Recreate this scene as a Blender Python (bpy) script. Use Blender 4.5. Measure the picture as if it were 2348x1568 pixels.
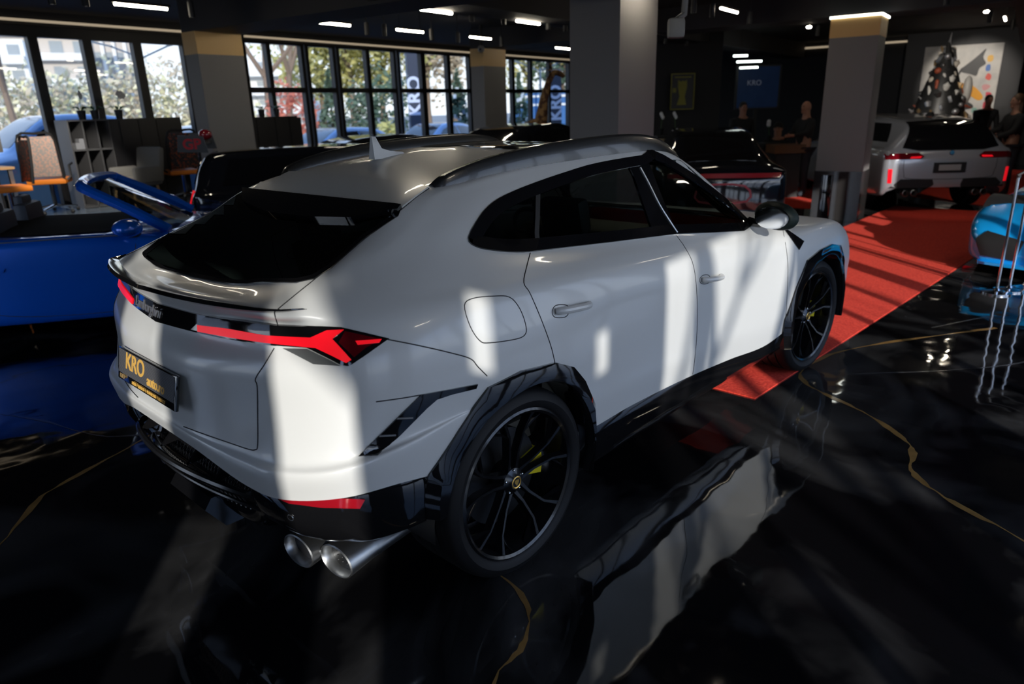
import bpy, bmesh, math, random
from mathutils import Vector, Matrix
from mathutils.bvhtree import BVHTree
from mathutils.geometry import delaunay_2d_cdt
from math import sin, cos, pi, radians, sqrt, atan2, hypot
for o in list(bpy.data.objects): bpy.data.objects.remove(o, do_unlink=True)
scene = bpy.context.scene
COL = scene.collection
R = random.Random(7)

# ------------------------------------------------------------------ camera
FPX, YAW, PITCH, ROLL = 1614.4989, 0.7591984, 0.3202118, -0.0293985
CP = Vector((-1.8212412, -2.6436802, 1.8222901))
_f = Vector((cos(YAW)*cos(PITCH), sin(YAW)*cos(PITCH), -sin(PITCH)))
_r = Vector((sin(YAW), -cos(YAW), 0)); _u = _r.cross(_f)
CR = _r*cos(ROLL)+_u*sin(ROLL); CU = _u*cos(ROLL)-_r*sin(ROLL); CF = _f
camd = bpy.data.cameras.new('camera'); cam = bpy.data.objects.new('camera', camd); COL.objects.link(cam)
m = Matrix((CR, CU, -CF)).transposed().to_4x4(); m.translation = CP
cam.matrix_world = m
camd.sensor_width = 36; camd.lens = 36*FPX/2348; camd.clip_start = .05; camd.clip_end = 500
camd.dof.use_dof = True; camd.dof.focus_distance = 3.0; camd.dof.aperture_fstop = 2.2
scene.camera = cam
scene.view_settings.view_transform = 'Standard'; scene.view_settings.look = 'None'
scene.view_settings.exposure = 0.12; scene.view_settings.gamma = 1.0; scene.view_settings.use_curve_mapping = False
scene.cycles.max_bounces = 8; scene.cycles.diffuse_bounces = 3; scene.cycles.glossy_bounces = 4
scene.cycles.transparent_max_bounces = 24; scene.cycles.caustics_reflective = False; scene.cycles.caustics_refractive = False
scene.cycles.sample_clamp_indirect = 6.0

def ray(x, y): return CF + CR*((x-1174)/FPX) - CU*((y-784)/FPX)
def gz(x, y, h=0.0):
    d = ray(x, y); return CP + d*((h-CP.z)/d.z)
def dp(x, y, t): return CP + ray(x, y)*t
# room axes: U runs along the window wall away from the camera, V towards it
RA = radians(8.29)
UX = Vector((cos(RA), sin(RA), 0)); VX = Vector((-sin(RA), cos(RA), 0))
def rm(u, v, z=0.0): return UX*u + VX*v + Vector((0, 0, z))

# ------------------------------------------------------------------ sky and sun
world = bpy.data.worlds.new('world'); scene.world = world; world.use_nodes = True
nt = world.node_tree; nt.nodes.clear()
wo = nt.nodes.new('ShaderNodeOutputWorld'); bg = nt.nodes.new('ShaderNodeBackground')
tc = nt.nodes.new('ShaderNodeTexCoord'); sp = nt.nodes.new('ShaderNodeSeparateXYZ'); cr = nt.nodes.new('ShaderNodeValToRGB')
nt.links.new(tc.outputs['Generated'], sp.inputs[0]); nt.links.new(sp.outputs['Z'], cr.inputs[0])
cr.color_ramp.elements[0].position = 0.0; cr.color_ramp.elements[0].color = (.82, .88, .96, 1)
cr.color_ramp.elements[1].position = 0.55; cr.color_ramp.elements[1].color = (.30, .50, .95, 1)
nt.links.new(cr.outputs[0], bg.inputs[0]); nt.links.new(bg.outputs[0], wo.inputs[0]); bg.inputs[1].default_value = 2.7
SUN_AZ, SUN_EL = radians(52), radians(18)
SUND = Vector((cos(SUN_AZ)*cos(SUN_EL), sin(SUN_AZ)*cos(SUN_EL), -sin(SUN_EL)))   # travel direction
sl = bpy.data.lights.new('sun', 'SUN'); sl.energy = 5.1; sl.angle = radians(.55); sl.color = (1.0, .93, .83)
sun = bpy.data.objects.new('sun', sl); COL.objects.link(sun); sun.rotation_euler = SUND.to_track_quat('-Z', 'Y').to_euler()
sun.location = (-10, -14, 6)

# ------------------------------------------------------------------ materials
MATS = {}
def mat(name, col, rough=.5, metal=0.0, coat=0.0, emit=None, es=0.0, trans=0.0, spec=.5, noise=None, alpha=1.0):
    if name in MATS: return MATS[name]
    m = bpy.data.materials.new(name); m.use_nodes = True; n = m.node_tree; b = n.nodes['Principled BSDF']
    b.inputs['Base Color'].default_value = (*col, 1); b.inputs['Roughness'].default_value = rough
    b.inputs['Metallic'].default_value = metal; b.inputs['Coat Weight'].default_value = coat
    b.inputs['Coat Roughness'].default_value = .04; b.inputs['Specular IOR Level'].default_value = spec
    b.inputs['Transmission Weight'].default_value = trans
    if emit: b.inputs['Emission Color'].default_value = (*emit, 1); b.inputs['Emission Strength'].default_value = es
    if noise:                     # (scale, second colour, low, high[, bump])
        t = n.nodes.new('ShaderNodeTexCoord'); ns = n.nodes.new('ShaderNodeTexNoise'); ns.inputs['Scale'].default_value = noise[0]
        ns.inputs['Detail'].default_value = 6; n.links.new(t.outputs['Object'], ns.inputs['Vector'])
        c = n.nodes.new('ShaderNodeValToRGB'); c.color_ramp.elements[0].position = noise[2]; c.color_ramp.elements[1].position = noise[3]
        c.color_ramp.elements[0].color = (*col, 1); c.color_ramp.elements[1].color = (*noise[1], 1)
        n.links.new(ns.outputs['Fac'], c.inputs[0]); n.links.new(c.outputs[0], b.inputs['Base Color'])
        if len(noise) > 4:
            bp = n.nodes.new('ShaderNodeBump'); bp.inputs['Strength'].default_value = noise[4]; bp.inputs['Distance'].default_value = .02
            n.links.new(ns.outputs['Fac'], bp.inputs['Height']); n.links.new(bp.outputs[0], b.inputs['Normal'])
    MATS[name] = m; return m
def glassmat(name, tint=(.3, .34, .33), ior=1.5, gl=1.0):
    if name in MATS: return MATS[name]
    m = bpy.data.materials.new(name); m.use_nodes = True; n = m.node_tree; n.nodes.clear()
    o = n.nodes.new('ShaderNodeOutputMaterial'); mx = n.nodes.new('ShaderNodeMixShader'); t = n.nodes.new('ShaderNodeBsdfTransparent')
    g = n.nodes.new('ShaderNodeBsdfGlossy'); lw = n.nodes.new('ShaderNodeLayerWeight'); lw.inputs[0].default_value = .5
    t.inputs[0].default_value = (*tint, 1); g.inputs['Roughness'].default_value = .02; g.inputs[0].default_value = (gl, gl, gl, 1)
    pw = n.nodes.new('ShaderNodeMath'); pw.operation = 'POWER'; pw.inputs[1].default_value = 5.0
    ma = n.nodes.new('ShaderNodeMath'); ma.operation = 'MULTIPLY_ADD'; ma.inputs[1].default_value = .9; ma.inputs[2].default_value = ((ior-1)/(ior+1))**2
    n.links.new(lw.outputs['Facing'], pw.inputs[0]); n.links.new(pw.outputs[0], ma.inputs[0]); n.links.new(ma.outputs[0], mx.inputs[0])
    n.links.new(t.outputs[0], mx.inputs[1]); n.links.new(g.outputs[0], mx.inputs[2]); n.links.new(mx.outputs[0], o.inputs[0])
    MATS[name] = m; return m
WHITE = mat('satin_white_paint', (.66, .66, .645), .30, coat=.35)
GBLK = mat('gloss_black', (.006, .006, .007), .06, coat=.6)
MBLK = mat('matte_black', (.012, .012, .013), .55)
RUB = mat('tyre_rubber', (.006, .006, .007), .6, spec=.3)
RIMM = mat('black_alloy', (.006, .006, .007), .24, coat=.2)
GLS = glassmat('tinted_glass', (.24, .28, .265))
GLD = glassmat('dark_glass', (.10, .12, .115))
CHR = mat('chrome', (.75, .77, .8), .12, metal=1)
STL = mat('brushed_steel', (.42, .43, .44), .36, metal=1)
REDL = mat('red_lens', (.62, .004, .012), .28, spec=.2, emit=(1, .01, .02), es=.55)
REDD = mat('dark_red_lens', (.12, .002, .006), .08, coat=1)
CLRG = mat('smoked_lens', (.10, .105, .105), .1, coat=1)
GAP = mat('panel_gap', (.02, .02, .022), .7)
YEL = mat('yellow_paint', (.62, .50, .01), .35, emit=None)
GOLD = mat('gold_print', (.75, .43, .09), .4)

# ------------------------------------------------------------------ mesh helpers
def link(name, me, parent=None, m=None):
    o = bpy.data.objects.new(name, me); COL.objects.link(o)
    if m: me.materials.append(m)
    if parent: o.parent = parent
    return o
def tag(o, label, cat, group=None, kind=None):
    if label: o['label'] = label
    if cat: o['category'] = cat
    if group: o['group'] = group
    if kind: o['kind'] = kind
    return o
def thing(name, label, cat, loc=(0, 0, 0), rz=0.0, group=None):
    o = bpy.data.objects.new(name, None); COL.objects.link(o); o.empty_display_size = .1
    o.location = loc; o.rotation_euler = (0, 0, rz)
    o.matrix_world = Matrix.Translation(Vector(loc)) @ Matrix.Rotation(rz, 4, 'Z')
    return tag(o, label, cat, group)
class MB:
    def __init__(s): s.bm = bmesh.new(); s.M = Matrix.Identity(4)
    def at(s, loc=(0, 0, 0), rz=0.0, ry=0.0, rx=0.0):
        s.M = Matrix.Translation(Vector(loc)) @ Matrix.Rotation(rz, 4, 'Z') @ Matrix.Rotation(ry, 4, 'Y') @ Matrix.Rotation(rx, 4, 'X'); return s
    def raw(s, vs, fs):
        v = [s.bm.verts.new(s.M @ Vector(p)) for p in vs]
        for f in fs:
            try: s.bm.faces.new([v[i] for i in f])
            except ValueError: pass
        return v
    def box(s, c, d, bev=0.0):
        x, y, z = c; a, b, h = d[0]/2, d[1]/2, d[2]/2
        v = [(x+i*a, y+j*b, z+k*h) for i in (-1, 1) for j in (-1, 1) for k in (-1, 1)]
        vs = s.raw(v, [(0, 1, 3, 2), (4, 6, 7, 5), (0, 4, 5, 1), (2, 3, 7, 6), (0, 2, 6, 4), (1, 5, 7, 3)])
        if bev:
            es = set(); [es.update(w.link_edges) for w in vs]
            bmesh.ops.bevel(s.bm, geom=list(es), offset=bev, segments=2, affect='EDGES', profile=.6)
        return s
    def tube(s, pts, r, n=8, caps=True):
        pts = [Vector(p) for p in pts]; rs = r if isinstance(r, (list, tuple)) else [r]*len(pts); rings = []
        up = Vector((0, 0, 1)); prev = None
        for i, p in enumerate(pts):
            t = (pts[min(i+1, len(pts)-1)]-pts[max(i-1, 0)]).normalized()
            if prev is None:
                a = t.cross(up if abs(t.z) < .95 else Vector((1, 0, 0))).normalized()
            else:
                a = (prev - t*prev.dot(t)).normalized()
            prev = a; b = t.cross(a)
            rings.append([s.bm.verts.new(s.M @ (p+(a*cos(2*pi*k/n)+b*sin(2*pi*k/n))*rs[i])) for k in range(n)])
        for A, B in zip(rings, rings[1:]):
            for k in range(n): s.bm.faces.new((A[k], A[(k+1) % n], B[(k+1) % n], B[k]))
        if caps: s.bm.faces.new(rings[0][::-1]); s.bm.faces.new(rings[-1])
        return s
    def lathe(s, prof, n=32, axis='Z', arc=None):
        rings = []; full = arc is None; a0, a1 = arc or (0, 2*pi); cnt = n if full else n+1
        for (r, h) in prof:
            rg = []
            for k in range(cnt):
                t = a0+(a1-a0)*k/n; c, q = r*cos(t), r*sin(t)
                p = (c, q, h) if axis == 'Z' else ((c, h, q) if axis == 'Y' else (h, c, q))
                rg.append(s.bm.verts.new(s.M @ Vector(p)))
            rings.append(rg)
        for A, B in zip(rings, rings[1:]):
            for k in range(n):
                try: s.bm.faces.new((A[k], A[(k+1) % cnt], B[(k+1) % cnt], B[k]))
                except ValueError: pass
        return s
    def prism(s, poly, h0, h1, axis='Z'):
        def P(a, b, h): return (a, b, h) if axis == 'Z' else ((a, h, b) if axis == 'Y' else (h, a, b))
        n = len(poly); v = [P(a, b, h0) for a, b in poly]+[P(a, b, h1) for a, b in poly]
        return s.raw(v, [tuple(range(n))[::-1], tuple(range(n, 2*n))]+[(i, (i+1) % n, n+(i+1) % n, n+i) for i in range(n)]) and s
    def ball(s, c, r, seg=12, sc=(1, 1, 1)):
        mm = s.M @ Matrix.Translation(Vector(c)) @ Matrix.Diagonal((r*sc[0], r*sc[1], r*sc[2], 1))
        bmesh.ops.create_uvsphere(s.bm, u_segments=seg, v_segments=max(6, seg*2//3), radius=1, matrix=mm); return s
    def build(s, name, m, parent=None, smooth=True, ang=35, label=None):
        bmesh.ops.remove_doubles(s.bm, verts=s.bm.verts, dist=1e-6)
        bmesh.ops.recalc_face_normals(s.bm, faces=s.bm.faces)
        me = bpy.data.meshes.new(name); s.bm.to_mesh(me); s.bm.free()
        if smooth:
            for p in me.polygons: p.use_smooth = True
            try: me.set_sharp_from_angle(angle=radians(ang))
            except Exception: pass
        o = link(name, me, None, m)
        if parent: o.parent = parent
        if label: o['label'] = label
        return o
def copytree(o, parent=None):
    c = o.copy(); COL.objects.link(c); c.parent = parent
    for ch in list(o.children): copytree(ch, c)
    return c
def text(s, size, m, name, parent=None, M=None, depth=.001, ax='CENTER', font_shear=0.0, bold=0.0):
    cu = bpy.data.curves.new(name, 'FONT'); cu.body = s; cu.size = size; cu.extrude = depth; cu.align_x = ax; cu.align_y = 'CENTER'; cu.shear = font_shear
    cu.offset = bold
    tmp = bpy.data.objects.new(name, cu); COL.objects.link(tmp)
    dg = bpy.context.evaluated_depsgraph_get(); me = bpy.data.meshes.new_from_object(tmp.evaluated_get(dg))
    bpy.data.objects.remove(tmp); me.materials.clear(); o = link(name, me, None, m)
    if M is not None: me.transform(M)
    if parent: o.parent = parent
    return o
def cr1(p0, p1, p2, p3, t):
    return .5*((2*p1)+(p2-p0)*t+(2*p0-5*p1+4*p2-p3)*t*t+(3*p1-p0-3*p2+p3)*t*t*t)
def refine_row(row, n):
    out = []
    for i in range(len(row)-1):
        p1, p2 = row[i], row[i+1]
        p0 = row[i-1] if i else p1*2-p2
        p3 = row[i+2] if i+2 < len(row) else p2*2-p1
        for j in range(n): out.append(cr1(p0, p1, p2, p3, j/n))
    out.append(row[-1]); return out
def grid_refine(G, n, m):
    G = [refine_row(r, n) for r in G]
    cols = [refine_row([G[i][k] for i in range(len(G))], m) for k in range(len(G[0]))]
    return [[cols[k][i] for k in range(len(cols))] for i in range(len(cols[0]))]
def bvh_of(vs, fs): return BVHTree.FromPolygons([Vector(v) for v in vs], fs)
def densify(poly, step, closed=True):
    out = []; n = len(poly)
    for i in range(n if closed else n-1):
        a, b = poly[i], poly[(i+1) % n]; d = hypot(b[0]-a[0], b[1]-a[1]); k = max(1, int(d/step))
        for j in range(k): out.append((a[0]+(b[0]-a[0])*j/k, a[1]+(b[1]-a[1])*j/k))
    if not closed: out.append(poly[-1])
    return out
def smooth_poly(poly, n=4, closed=True):
    P = [Vector((p[0], p[1], 0)) for p in poly]; N = len(P); out = []
    rng = range(N) if closed else range(N-1)
    for i in rng:
        if closed: q = [P[(i+j) % N] for j in (-1, 0, 1, 2)]
        else: q = [P[max(0, i-1)], P[i], P[i+1], P[min(N-1, i+2)]]
        for j in range(n):
            v = cr1(*q, j/n); out.append((v.x, v.y))
    if not closed: out.append((P[-1].x, P[-1].y))
    return out
def inside(x, y, poly):
    c = False; n = len(poly)
    for i in range(n):
        x0, y0 = poly[i]; x1, y1 = poly[(i+1) % n]
        if (y0 > y) != (y1 > y) and x < (x1-x0)*(y-y0)/(y1-y0)+x0: c = not c
    return c
def tri_fill(poly, step):
    """2-D triangulation of a polygon with interior points."""
    B = densify(poly, step); xs = [p[0] for p in B]; ys = [p[1] for p in B]
    pts = [Vector(p) for p in B]; x = min(xs)+step*.5
    while x < max(xs):
        y = min(ys)+step*.5
        while y < max(ys):
            if inside(x, y, B) and min((x-p[0])**2+(y-p[1])**2 for p in B) > (step*.5)**2: pts.append(Vector((x, y)))
            y += step
        x += step
    n = len(B); r = delaunay_2d_cdt(pts, [(i, (i+1) % n) for i in range(n)], [list(range(n))], 1, 1e-6)
    return [tuple(v) for v in r[0]], [tuple(f) for f in r[2]]
def patch(name, poly, proj, off, thick, m, parent, step, mirror=False, label=None, ang=50, names=None):
    """A solid skin that follows a curved surface: proj(x, y) -> (point, outward normal)."""
    P2, F = tri_fill(poly, step); top = []; bot = []; ok = []
    for q in P2:
        h = proj(*q)
        ok.append(h is not None)
        if h is None: top.append(Vector()); bot.append(Vector()); continue
        top.append(h[0]+h[1]*off); bot.append(h[0]+h[1]*(off-thick))
    F = [f for f in F if all(ok[i] for i in f)]
    from collections import Counter
    ed = Counter(); 
    for f in F:
        for i in range(len(f)): ed[frozenset((f[i], f[(i+1) % len(f)]))] += 1
    n = len(P2); fs = [tuple(f) for f in F]
    for f in F:
        for i in range(len(f)):
            a, b = f[i], f[(i+1) % len(f)]
            if ed[frozenset((a, b))] == 1: fs.append((b, a, n+a, n+b))
    outs = []
    for s in ((1, -1) if mirror else (1,)):
        mb = MB(); mb.raw([(v.x, v.y*s, v.z) for v in top+bot], fs)
        loose = [v for v in mb.bm.verts if not v.link_faces]; bmesh.ops.delete(mb.bm, geom=loose, context='VERTS')
        outs.append(mb.build(name, m, parent, ang=ang, label=label))
    return outs
def px_on(bvh):
    def pr(x, y):
        d = ray(x, y).normalized(); h = bvh.ray_cast(CP, d)
        if h[0] is None: return None
        n = h[1]; n = -n if n.dot(d) > 0 else n
        return h[0], n
    return pr
def side_on(bvh, s=-1):
    def pr(x, z):
        h = bvh.ray_cast(Vector((x, s*3, z)), Vector((0, -s, 0)))
        if h[0] is None: return None
        n = h[1]; n = -n if n.y*s < 0 else n
        return h[0], n
    return pr
def rear_on(bvh):
    def pr(y, z):
        h = bvh.ray_cast(Vector((-3, y, z)), Vector((1, 0, 0)))
        if h[0] is None: return None
        n = h[1]; n = -n if n.x > 0 else n
        return h[0], n
    return pr
def seam(name, pts, proj, r, m, parent, step=12, mirror=False, off=0.0, closed=False):
    P = []
    for q in densify(smooth_poly(pts, 4, closed), step, closed):
        h = proj(*q)
        if h: P.append(h[0]+h[1]*off)
    if closed: P.append(P[0])
    for s in ((1, -1) if mirror else (1,)):
        MB().tube([(v.x, v.y*s, v.z) for v in P], r, 6).build(name, m, parent)

# ------------------------------------------------------------------ white sport utility vehicle (rear axle at the origin, nose along +X)
suv = thing('sport_utility_vehicle', 'white sport utility vehicle with black trim and dark wheels in the middle of the showroom', 'car')
# control rings: (x, half width, z), rear centre round the side to the front centre
RG = [
 [(-.970,0,.72),(-.967,.28,.715),(-.928,.55,.655),(-.888,.73,.65),(-.768,.892,.665),(-.57,.955,.66),(-.25,.965,.60),(.05,.965,.55),(.42,.945,.475),(.8,.935,.47),(1.3,.93,.45),(1.8,.93,.415),(2.25,.94,.38),(2.65,.95,.42),(3.0,.955,.42),(3.4,.945,.38),(3.75,.84,.33),(3.95,.5,.31),(4.0,0,.31)],
 [(-.978,0,.765),(-.975,.28,.765),(-.942,.56,.745),(-.905,.735,.745),(-.788,.907,.765),(-.575,.977,.79),(-.25,.985,.80),(.05,.985,.73),(.42,.965,.60),(.8,.952,.585),(1.3,.947,.565),(1.8,.947,.535),(2.25,.955,.50),(2.65,.975,.6),(3.0,.98,.6),(3.4,.97,.55),(3.78,.87,.5),(3.98,.55,.48),(4.06,0,.48)],
 [(-.965,0,.79),(-.960,.28,.79),(-.912,.55,.785),(-.872,.725,.785),(-.755,.885,.80),(-.555,.955,.82),(-.25,.985,.84),(.05,.99,.78),(.42,.972,.68),(.8,.955,.66),(1.3,.947,.64),(1.8,.947,.62),(2.25,.958,.60),(2.65,.98,.7),(3.0,.988,.72),(3.4,.972,.65),(3.79,.87,.58),(3.99,.55,.56),(4.08,0,.56)],
 [(-.962,0,.91),(-.953,.28,.91),(-.893,.55,.915),(-.840,.72,.92),(-.725,.88,.94),(-.54,.965,.94),(-.25,.995,.94),(.05,1.0,.90),(.42,.983,.83),(.8,.957,.80),(1.3,.945,.77),(1.8,.945,.75),(2.25,.958,.74),(2.65,.988,.86),(3.0,.995,.88),(3.4,.972,.8),(3.8,.87,.68),(4.0,.55,.66),(4.09,0,.66)],
 [(-.955,0,1.035),(-.945,.28,1.035),(-.885,.55,1.045),(-.825,.72,1.055),(-.705,.875,1.065),(-.51,.962,1.06),(-.23,.985,1.05),(.05,.988,1.03),(.42,.972,.97),(.8,.953,.94),(1.3,.943,.91),(1.8,.943,.89),(2.25,.955,.88),(2.65,.972,.95),(3.0,.975,.97),(3.4,.945,.93),(3.78,.84,.84),(3.97,.53,.80),(4.04,0,.80)],
 [(-.915,0,1.115),(-.890,.28,1.115),(-.840,.55,1.125),(-.790,.70,1.135),(-.685,.855,1.14),(-.48,.945,1.135),(-.22,.965,1.125),(.05,.966,1.11),(.42,.958,1.07),(.8,.943,1.045),(1.3,.935,1.01),(1.8,.935,.985),(2.25,.945,.98),(2.65,.940,1.02),(3.0,.93,1.03),(3.4,.88,1.0),(3.72,.76,.93),(3.9,.48,.89),(3.97,0,.89)],
 [(-.898,0,1.185),(-.873,.28,1.185),(-.820,.55,1.192),(-.768,.70,1.20),(-.655,.83,1.205),(-.46,.905,1.205),(-.2,.93,1.20),(.05,.932,1.19),(.42,.927,1.16),(.8,.915,1.13),(1.3,.907,1.095),(1.8,.905,1.065),(2.22,.905,1.05),(2.6,.86,1.06),(2.95,.80,1.055),(3.3,.74,1.03),(3.6,.62,.98),(3.75,.4,.95),(3.8,0,.95)],
 [(-.905,0,1.25),(-.880,.28,1.25),(-.828,.55,1.248),(-.778,.70,1.245),(-.630,.785,1.25),(-.42,.84,1.258),(-.18,.87,1.25),(.07,.876,1.24),(.42,.878,1.21),(.8,.874,1.18),(1.3,.872,1.145),(1.8,.875,1.11),(2.2,.865,1.09),(2.5,.76,1.10),(2.75,.66,1.09),(3.0,.6,1.07),(3.2,.5,1.045),(3.3,.3,1.03),(3.35,0,1.03)],
 [(-.72,0,1.247),(-.708,.25,1.253),(-.685,.45,1.275),(-.635,.64,1.31),(-.52,.70,1.325),(-.33,.742,1.34),(-.15,.765,1.345),(.07,.778,1.325),(.42,.792,1.275),(.8,.805,1.245),(1.3,.82,1.21),(1.8,.835,1.175),(2.15,.82,1.15),(2.3,.72,1.14),(2.38,.6,1.13),(2.43,.5,1.125),(2.47,.38,1.12),(2.5,.2,1.115),(2.52,0,1.115)],
 [(-.50,0,1.362),(-.49,.22,1.366),(-.47,.42,1.378),(-.42,.59,1.395),(-.32,.66,1.41),(-.18,.69,1.42),(-.05,.705,1.43),(.12,.713,1.425),(.42,.718,1.41),(.8,.722,1.40),(1.3,.73,1.39),(1.75,.75,1.35),(2.0,.74,1.30),(2.1,.66,1.27),(2.15,.56,1.26),(2.18,.47,1.26),(2.2,.36,1.255),(2.22,.2,1.255),(2.23,0,1.255)],
 [(-.265,0,1.487),(-.26,.22,1.488),(-.25,.42,1.49),(-.235,.57,1.49),(-.15,.615,1.497),(-.03,.635,1.505),(.08,.64,1.518),(.2,.64,1.532),(.46,.635,1.553),(.8,.63,1.572),(1.25,.632,1.58),(1.6,.648,1.545),(1.8,.655,1.46),(1.87,.6,1.44),(1.9,.52,1.435),(1.92,.44,1.43),(1.93,.34,1.43),(1.94,.2,1.43),(1.95,0,1.43)],
 [(-.10,0,1.555),(-.095,.2,1.555),(-.085,.38,1.552),(-.06,.52,1.548),(.02,.57,1.553),(.1,.583,1.56),(.2,.588,1.573),(.32,.588,1.585),(.52,.583,1.602),(.82,.58,1.617),(1.2,.58,1.622),(1.45,.58,1.602),(1.58,.56,1.57),(1.62,.53,1.565),(1.65,.47,1.565),(1.66,.4,1.567),(1.67,.3,1.57),(1.675,.18,1.572),(1.68,0,1.572)],
 [(.05,0,1.60),(.055,.15,1.598),(.07,.28,1.594),(.1,.36,1.590),(.16,.40,1.592),(.24,.41,1.60),(.33,.41,1.608),(.43,.41,1.617),(.6,.41,1.632),(.83,.41,1.642),(1.1,.41,1.645),(1.28,.4,1.64),(1.36,.38,1.634),(1.39,.35,1.632),(1.41,.32,1.63),(1.42,.26,1.63),(1.425,.2,1.63),(1.43,.1,1.63),(1.43,0,1.63)],
 [(.12+1.22*k/18, 0, 1.608+.045*sin(pi*min(1, (k+3)/20))) for k in range(19)],
]
G = grid_refine([[Vector((a, -b, c)) for a, b, c in r] for r in RG], 12, 8)
nr, nc = len(G), len(G[0])
BV = [p for r in G for p in r]; BF = [(i*nc+k, i*nc+k+1, (i+1)*nc+k+1, (i+1)*nc+k) for i in range(nr-1) for k in range(nc-1)]
nb = len(BV); BV2 = BV+[Vector((p.x, -p.y, p.z)) for p in BV]; BF2 = BF+[tuple(nb+i for i in f[::-1]) for f in BF]
BODY = bvh_of(BV2, BF2); PX = px_on(BODY); SD = side_on(BODY)
def px3(pts, pr=PX): return [pr(*q)[0] for q in pts if pr(*q)]
def xz(pts): return [(p.x, p.z) for p in px3(pts)]
# side glass outline, given where the photo shows it on the right flank; mirrored for the left flank through (x, z)
DLO = [(1073,545),(1090,566),(1130,575),(1185,579),(1240,575),(1400,556),(1550,537),(1724,513),(1712,466),(1680,432),(1640,398),(1600,372),(1565,361),(1520,356),(1470,357),(1370,374),(1300,394),(1230,418),(1170,442),(1130,464),(1100,495)]
DLOX = xz(DLO)
WIN_F = xz([(1548,534),(1718,511),(1706,468),(1640,404),(1600,379),(1560,367),(1478,364),(1510,440)])
WIN_R = xz([(1238,572),(1506,540),(1480,480),(1452,395),(1440,373),(1370,380),(1300,402),(1240,424)])
WIN_Q = xz([(1080,545),(1095,562),(1130,571),(1185,575),(1228,573),(1230,428),(1175,448),(1134,470),(1106,500)])
GLASS_R = [(327,584),(345,602),(368,616),(432,633),(495,646),(547,652),(602,648),(721,640),(836,547),(921,478),(740,470),(565,438),(430,505),(345,566)]
gy = px3([(345,602),(368,616),(432,633),(495,646),(547,652),(602,648),(721,640),(840,545),(921,478)])
def inset(poly, w):
    n = len(poly); A = sum(poly[i][0]*poly[(i+1) % n][1]-poly[(i+1) % n][0]*poly[i][1] for i in range(n)); s = 1 if A > 0 else -1; out = []
    for i in range(n):
        p, c, q = Vector(poly[i-1]), Vector(poly[i]), Vector(poly[(i+1) % n])
        a, b = (c-p).normalized(), (q-c).normalized(); t = (a+b)
        t = t.normalized() if t.length > 1e-4 else a
        nn = Vector((-t.y, t.x))*s; k = min(2.0, 1/max(.4, nn.dot(Vector((-a.y, a.x))*s)))
        out.append(tuple(c+nn*w*k))
    return out
DLOI = inset(DLOX, .022)
def in_poly_set(c):
    if abs(c.y) > .5 and c.z > 1.05 and inside(c.x, c.z, DLOI): return True
    if c.x < -.12 and 1.262 < c.z < 1.49 and abs(c.y) < .63-(1.49-c.z)*-.18 and c.z > 1.262+max(0, abs(c.y)-.3)*.16 and abs(c.y) < .60+(1.49-c.z)*.25-.03: return True
    if 1.52 > c.z > 1.17 and c.x > 1.8 and abs(c.y) < .48+(1.5-c.z)*.5: return True          # windscreen
    if c.z < .97:
        for wx in (0, 3.003):
            if hypot(c.x-wx, c.z-.40) < .475 and abs(c.y) > .6: return True
    return False
mb = MB(); mb.raw(BV2, BF2)
dele = [f for f in mb.bm.faces if in_poly_set(f.calc_center_median())]
bmesh.ops.delete(mb.bm, geom=dele, context='FACES')
body = mb.build('body', WHITE, suv, ang=60)

# --- frames, glass and panel gaps of the big car
def frame(name, poly, w, proj, off, thick, m, parent, step, mirror=False, label=None):
    P = densify(smooth_poly(poly, 3), step); Q = inset(P, w); n = len(P)
    L = [(proj(*a), proj(*b)) for a, b in zip(P, Q)]
    for s in ((1, -1) if mirror else (1,)):
        vs = []; fs = []; ok = []
        for a, b in L:
            if a is None or b is None: ok.append(False); vs += [(0, 0, 0)]*4; continue
            ok.append(True)
            for v in (a[0]+a[1]*(off-thick), a[0]+a[1]*off, b[0]+b[1]*off, b[0]+b[1]*(off-thick)): vs.append((v.x, v.y*s, v.z))
        for i in range(n):
            j = (i+1) % n
            if ok[i] and ok[j]:
                for k in range(3): fs.append((i*4+k, j*4+k, j*4+k+1, i*4+k+1))
        b = MB(); b.raw(vs, fs); bmesh.ops.delete(b.bm, geom=[v for v in b.bm.verts if not v.link_faces], context='VERTS')
        b.build(name, m, parent, label=label)
frame('window_frame', DLOX, .045, SD, .006, .02, GBLK, suv, .04, True)
for nm, wp, mt in (('front_side_window', WIN_F, GLS), ('rear_side_window', WIN_R, GLS), ('quarter_window', WIN_Q, GLD)):
    patch(nm, wp, SD, .001, .004, mt, suv, .07, True)
patch('door_pillar', xz([(1435,374),(1483,365),(1512,440),(1552,534),(1500,541),(1478,480),(1450,398)]), SD, .004, .012, GBLK, suv, .06, True, label='black centre pillar')
patch('window_divider', xz([(1228,428),(1238,424),(1238,573),(1228,573)]), SD, .004, .012, MBLK, suv, .06, True)
seam('pillar_strip', [(1466,385),(1485,420),(1510,470),(1535,510),(1551,534)], PX, .005, STL, suv, 12, True, .006)
patch('rear_window', GLASS_R, PX, .003, .006, GLD, suv, 22)
frame('rear_window_border', GLASS_R, 9, PX, .004, .010, GBLK, suv, 30)
patch('spoiler_brake_light_panel', [(560,439),(921,479),(912,489),(806,509),(720,507),(632,497),(590,484),(562,468)], PX, .022, .03, GBLK, suv, 12)
patch('roof_spoiler', [(543,427),(590,409),(645,396),(720,397),(800,404),(915,419),(955,425),(984,431),(955,452),(923,477),(830,473),(720,462),(620,446)], PX, .008, .022, WHITE, suv, 16)
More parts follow.
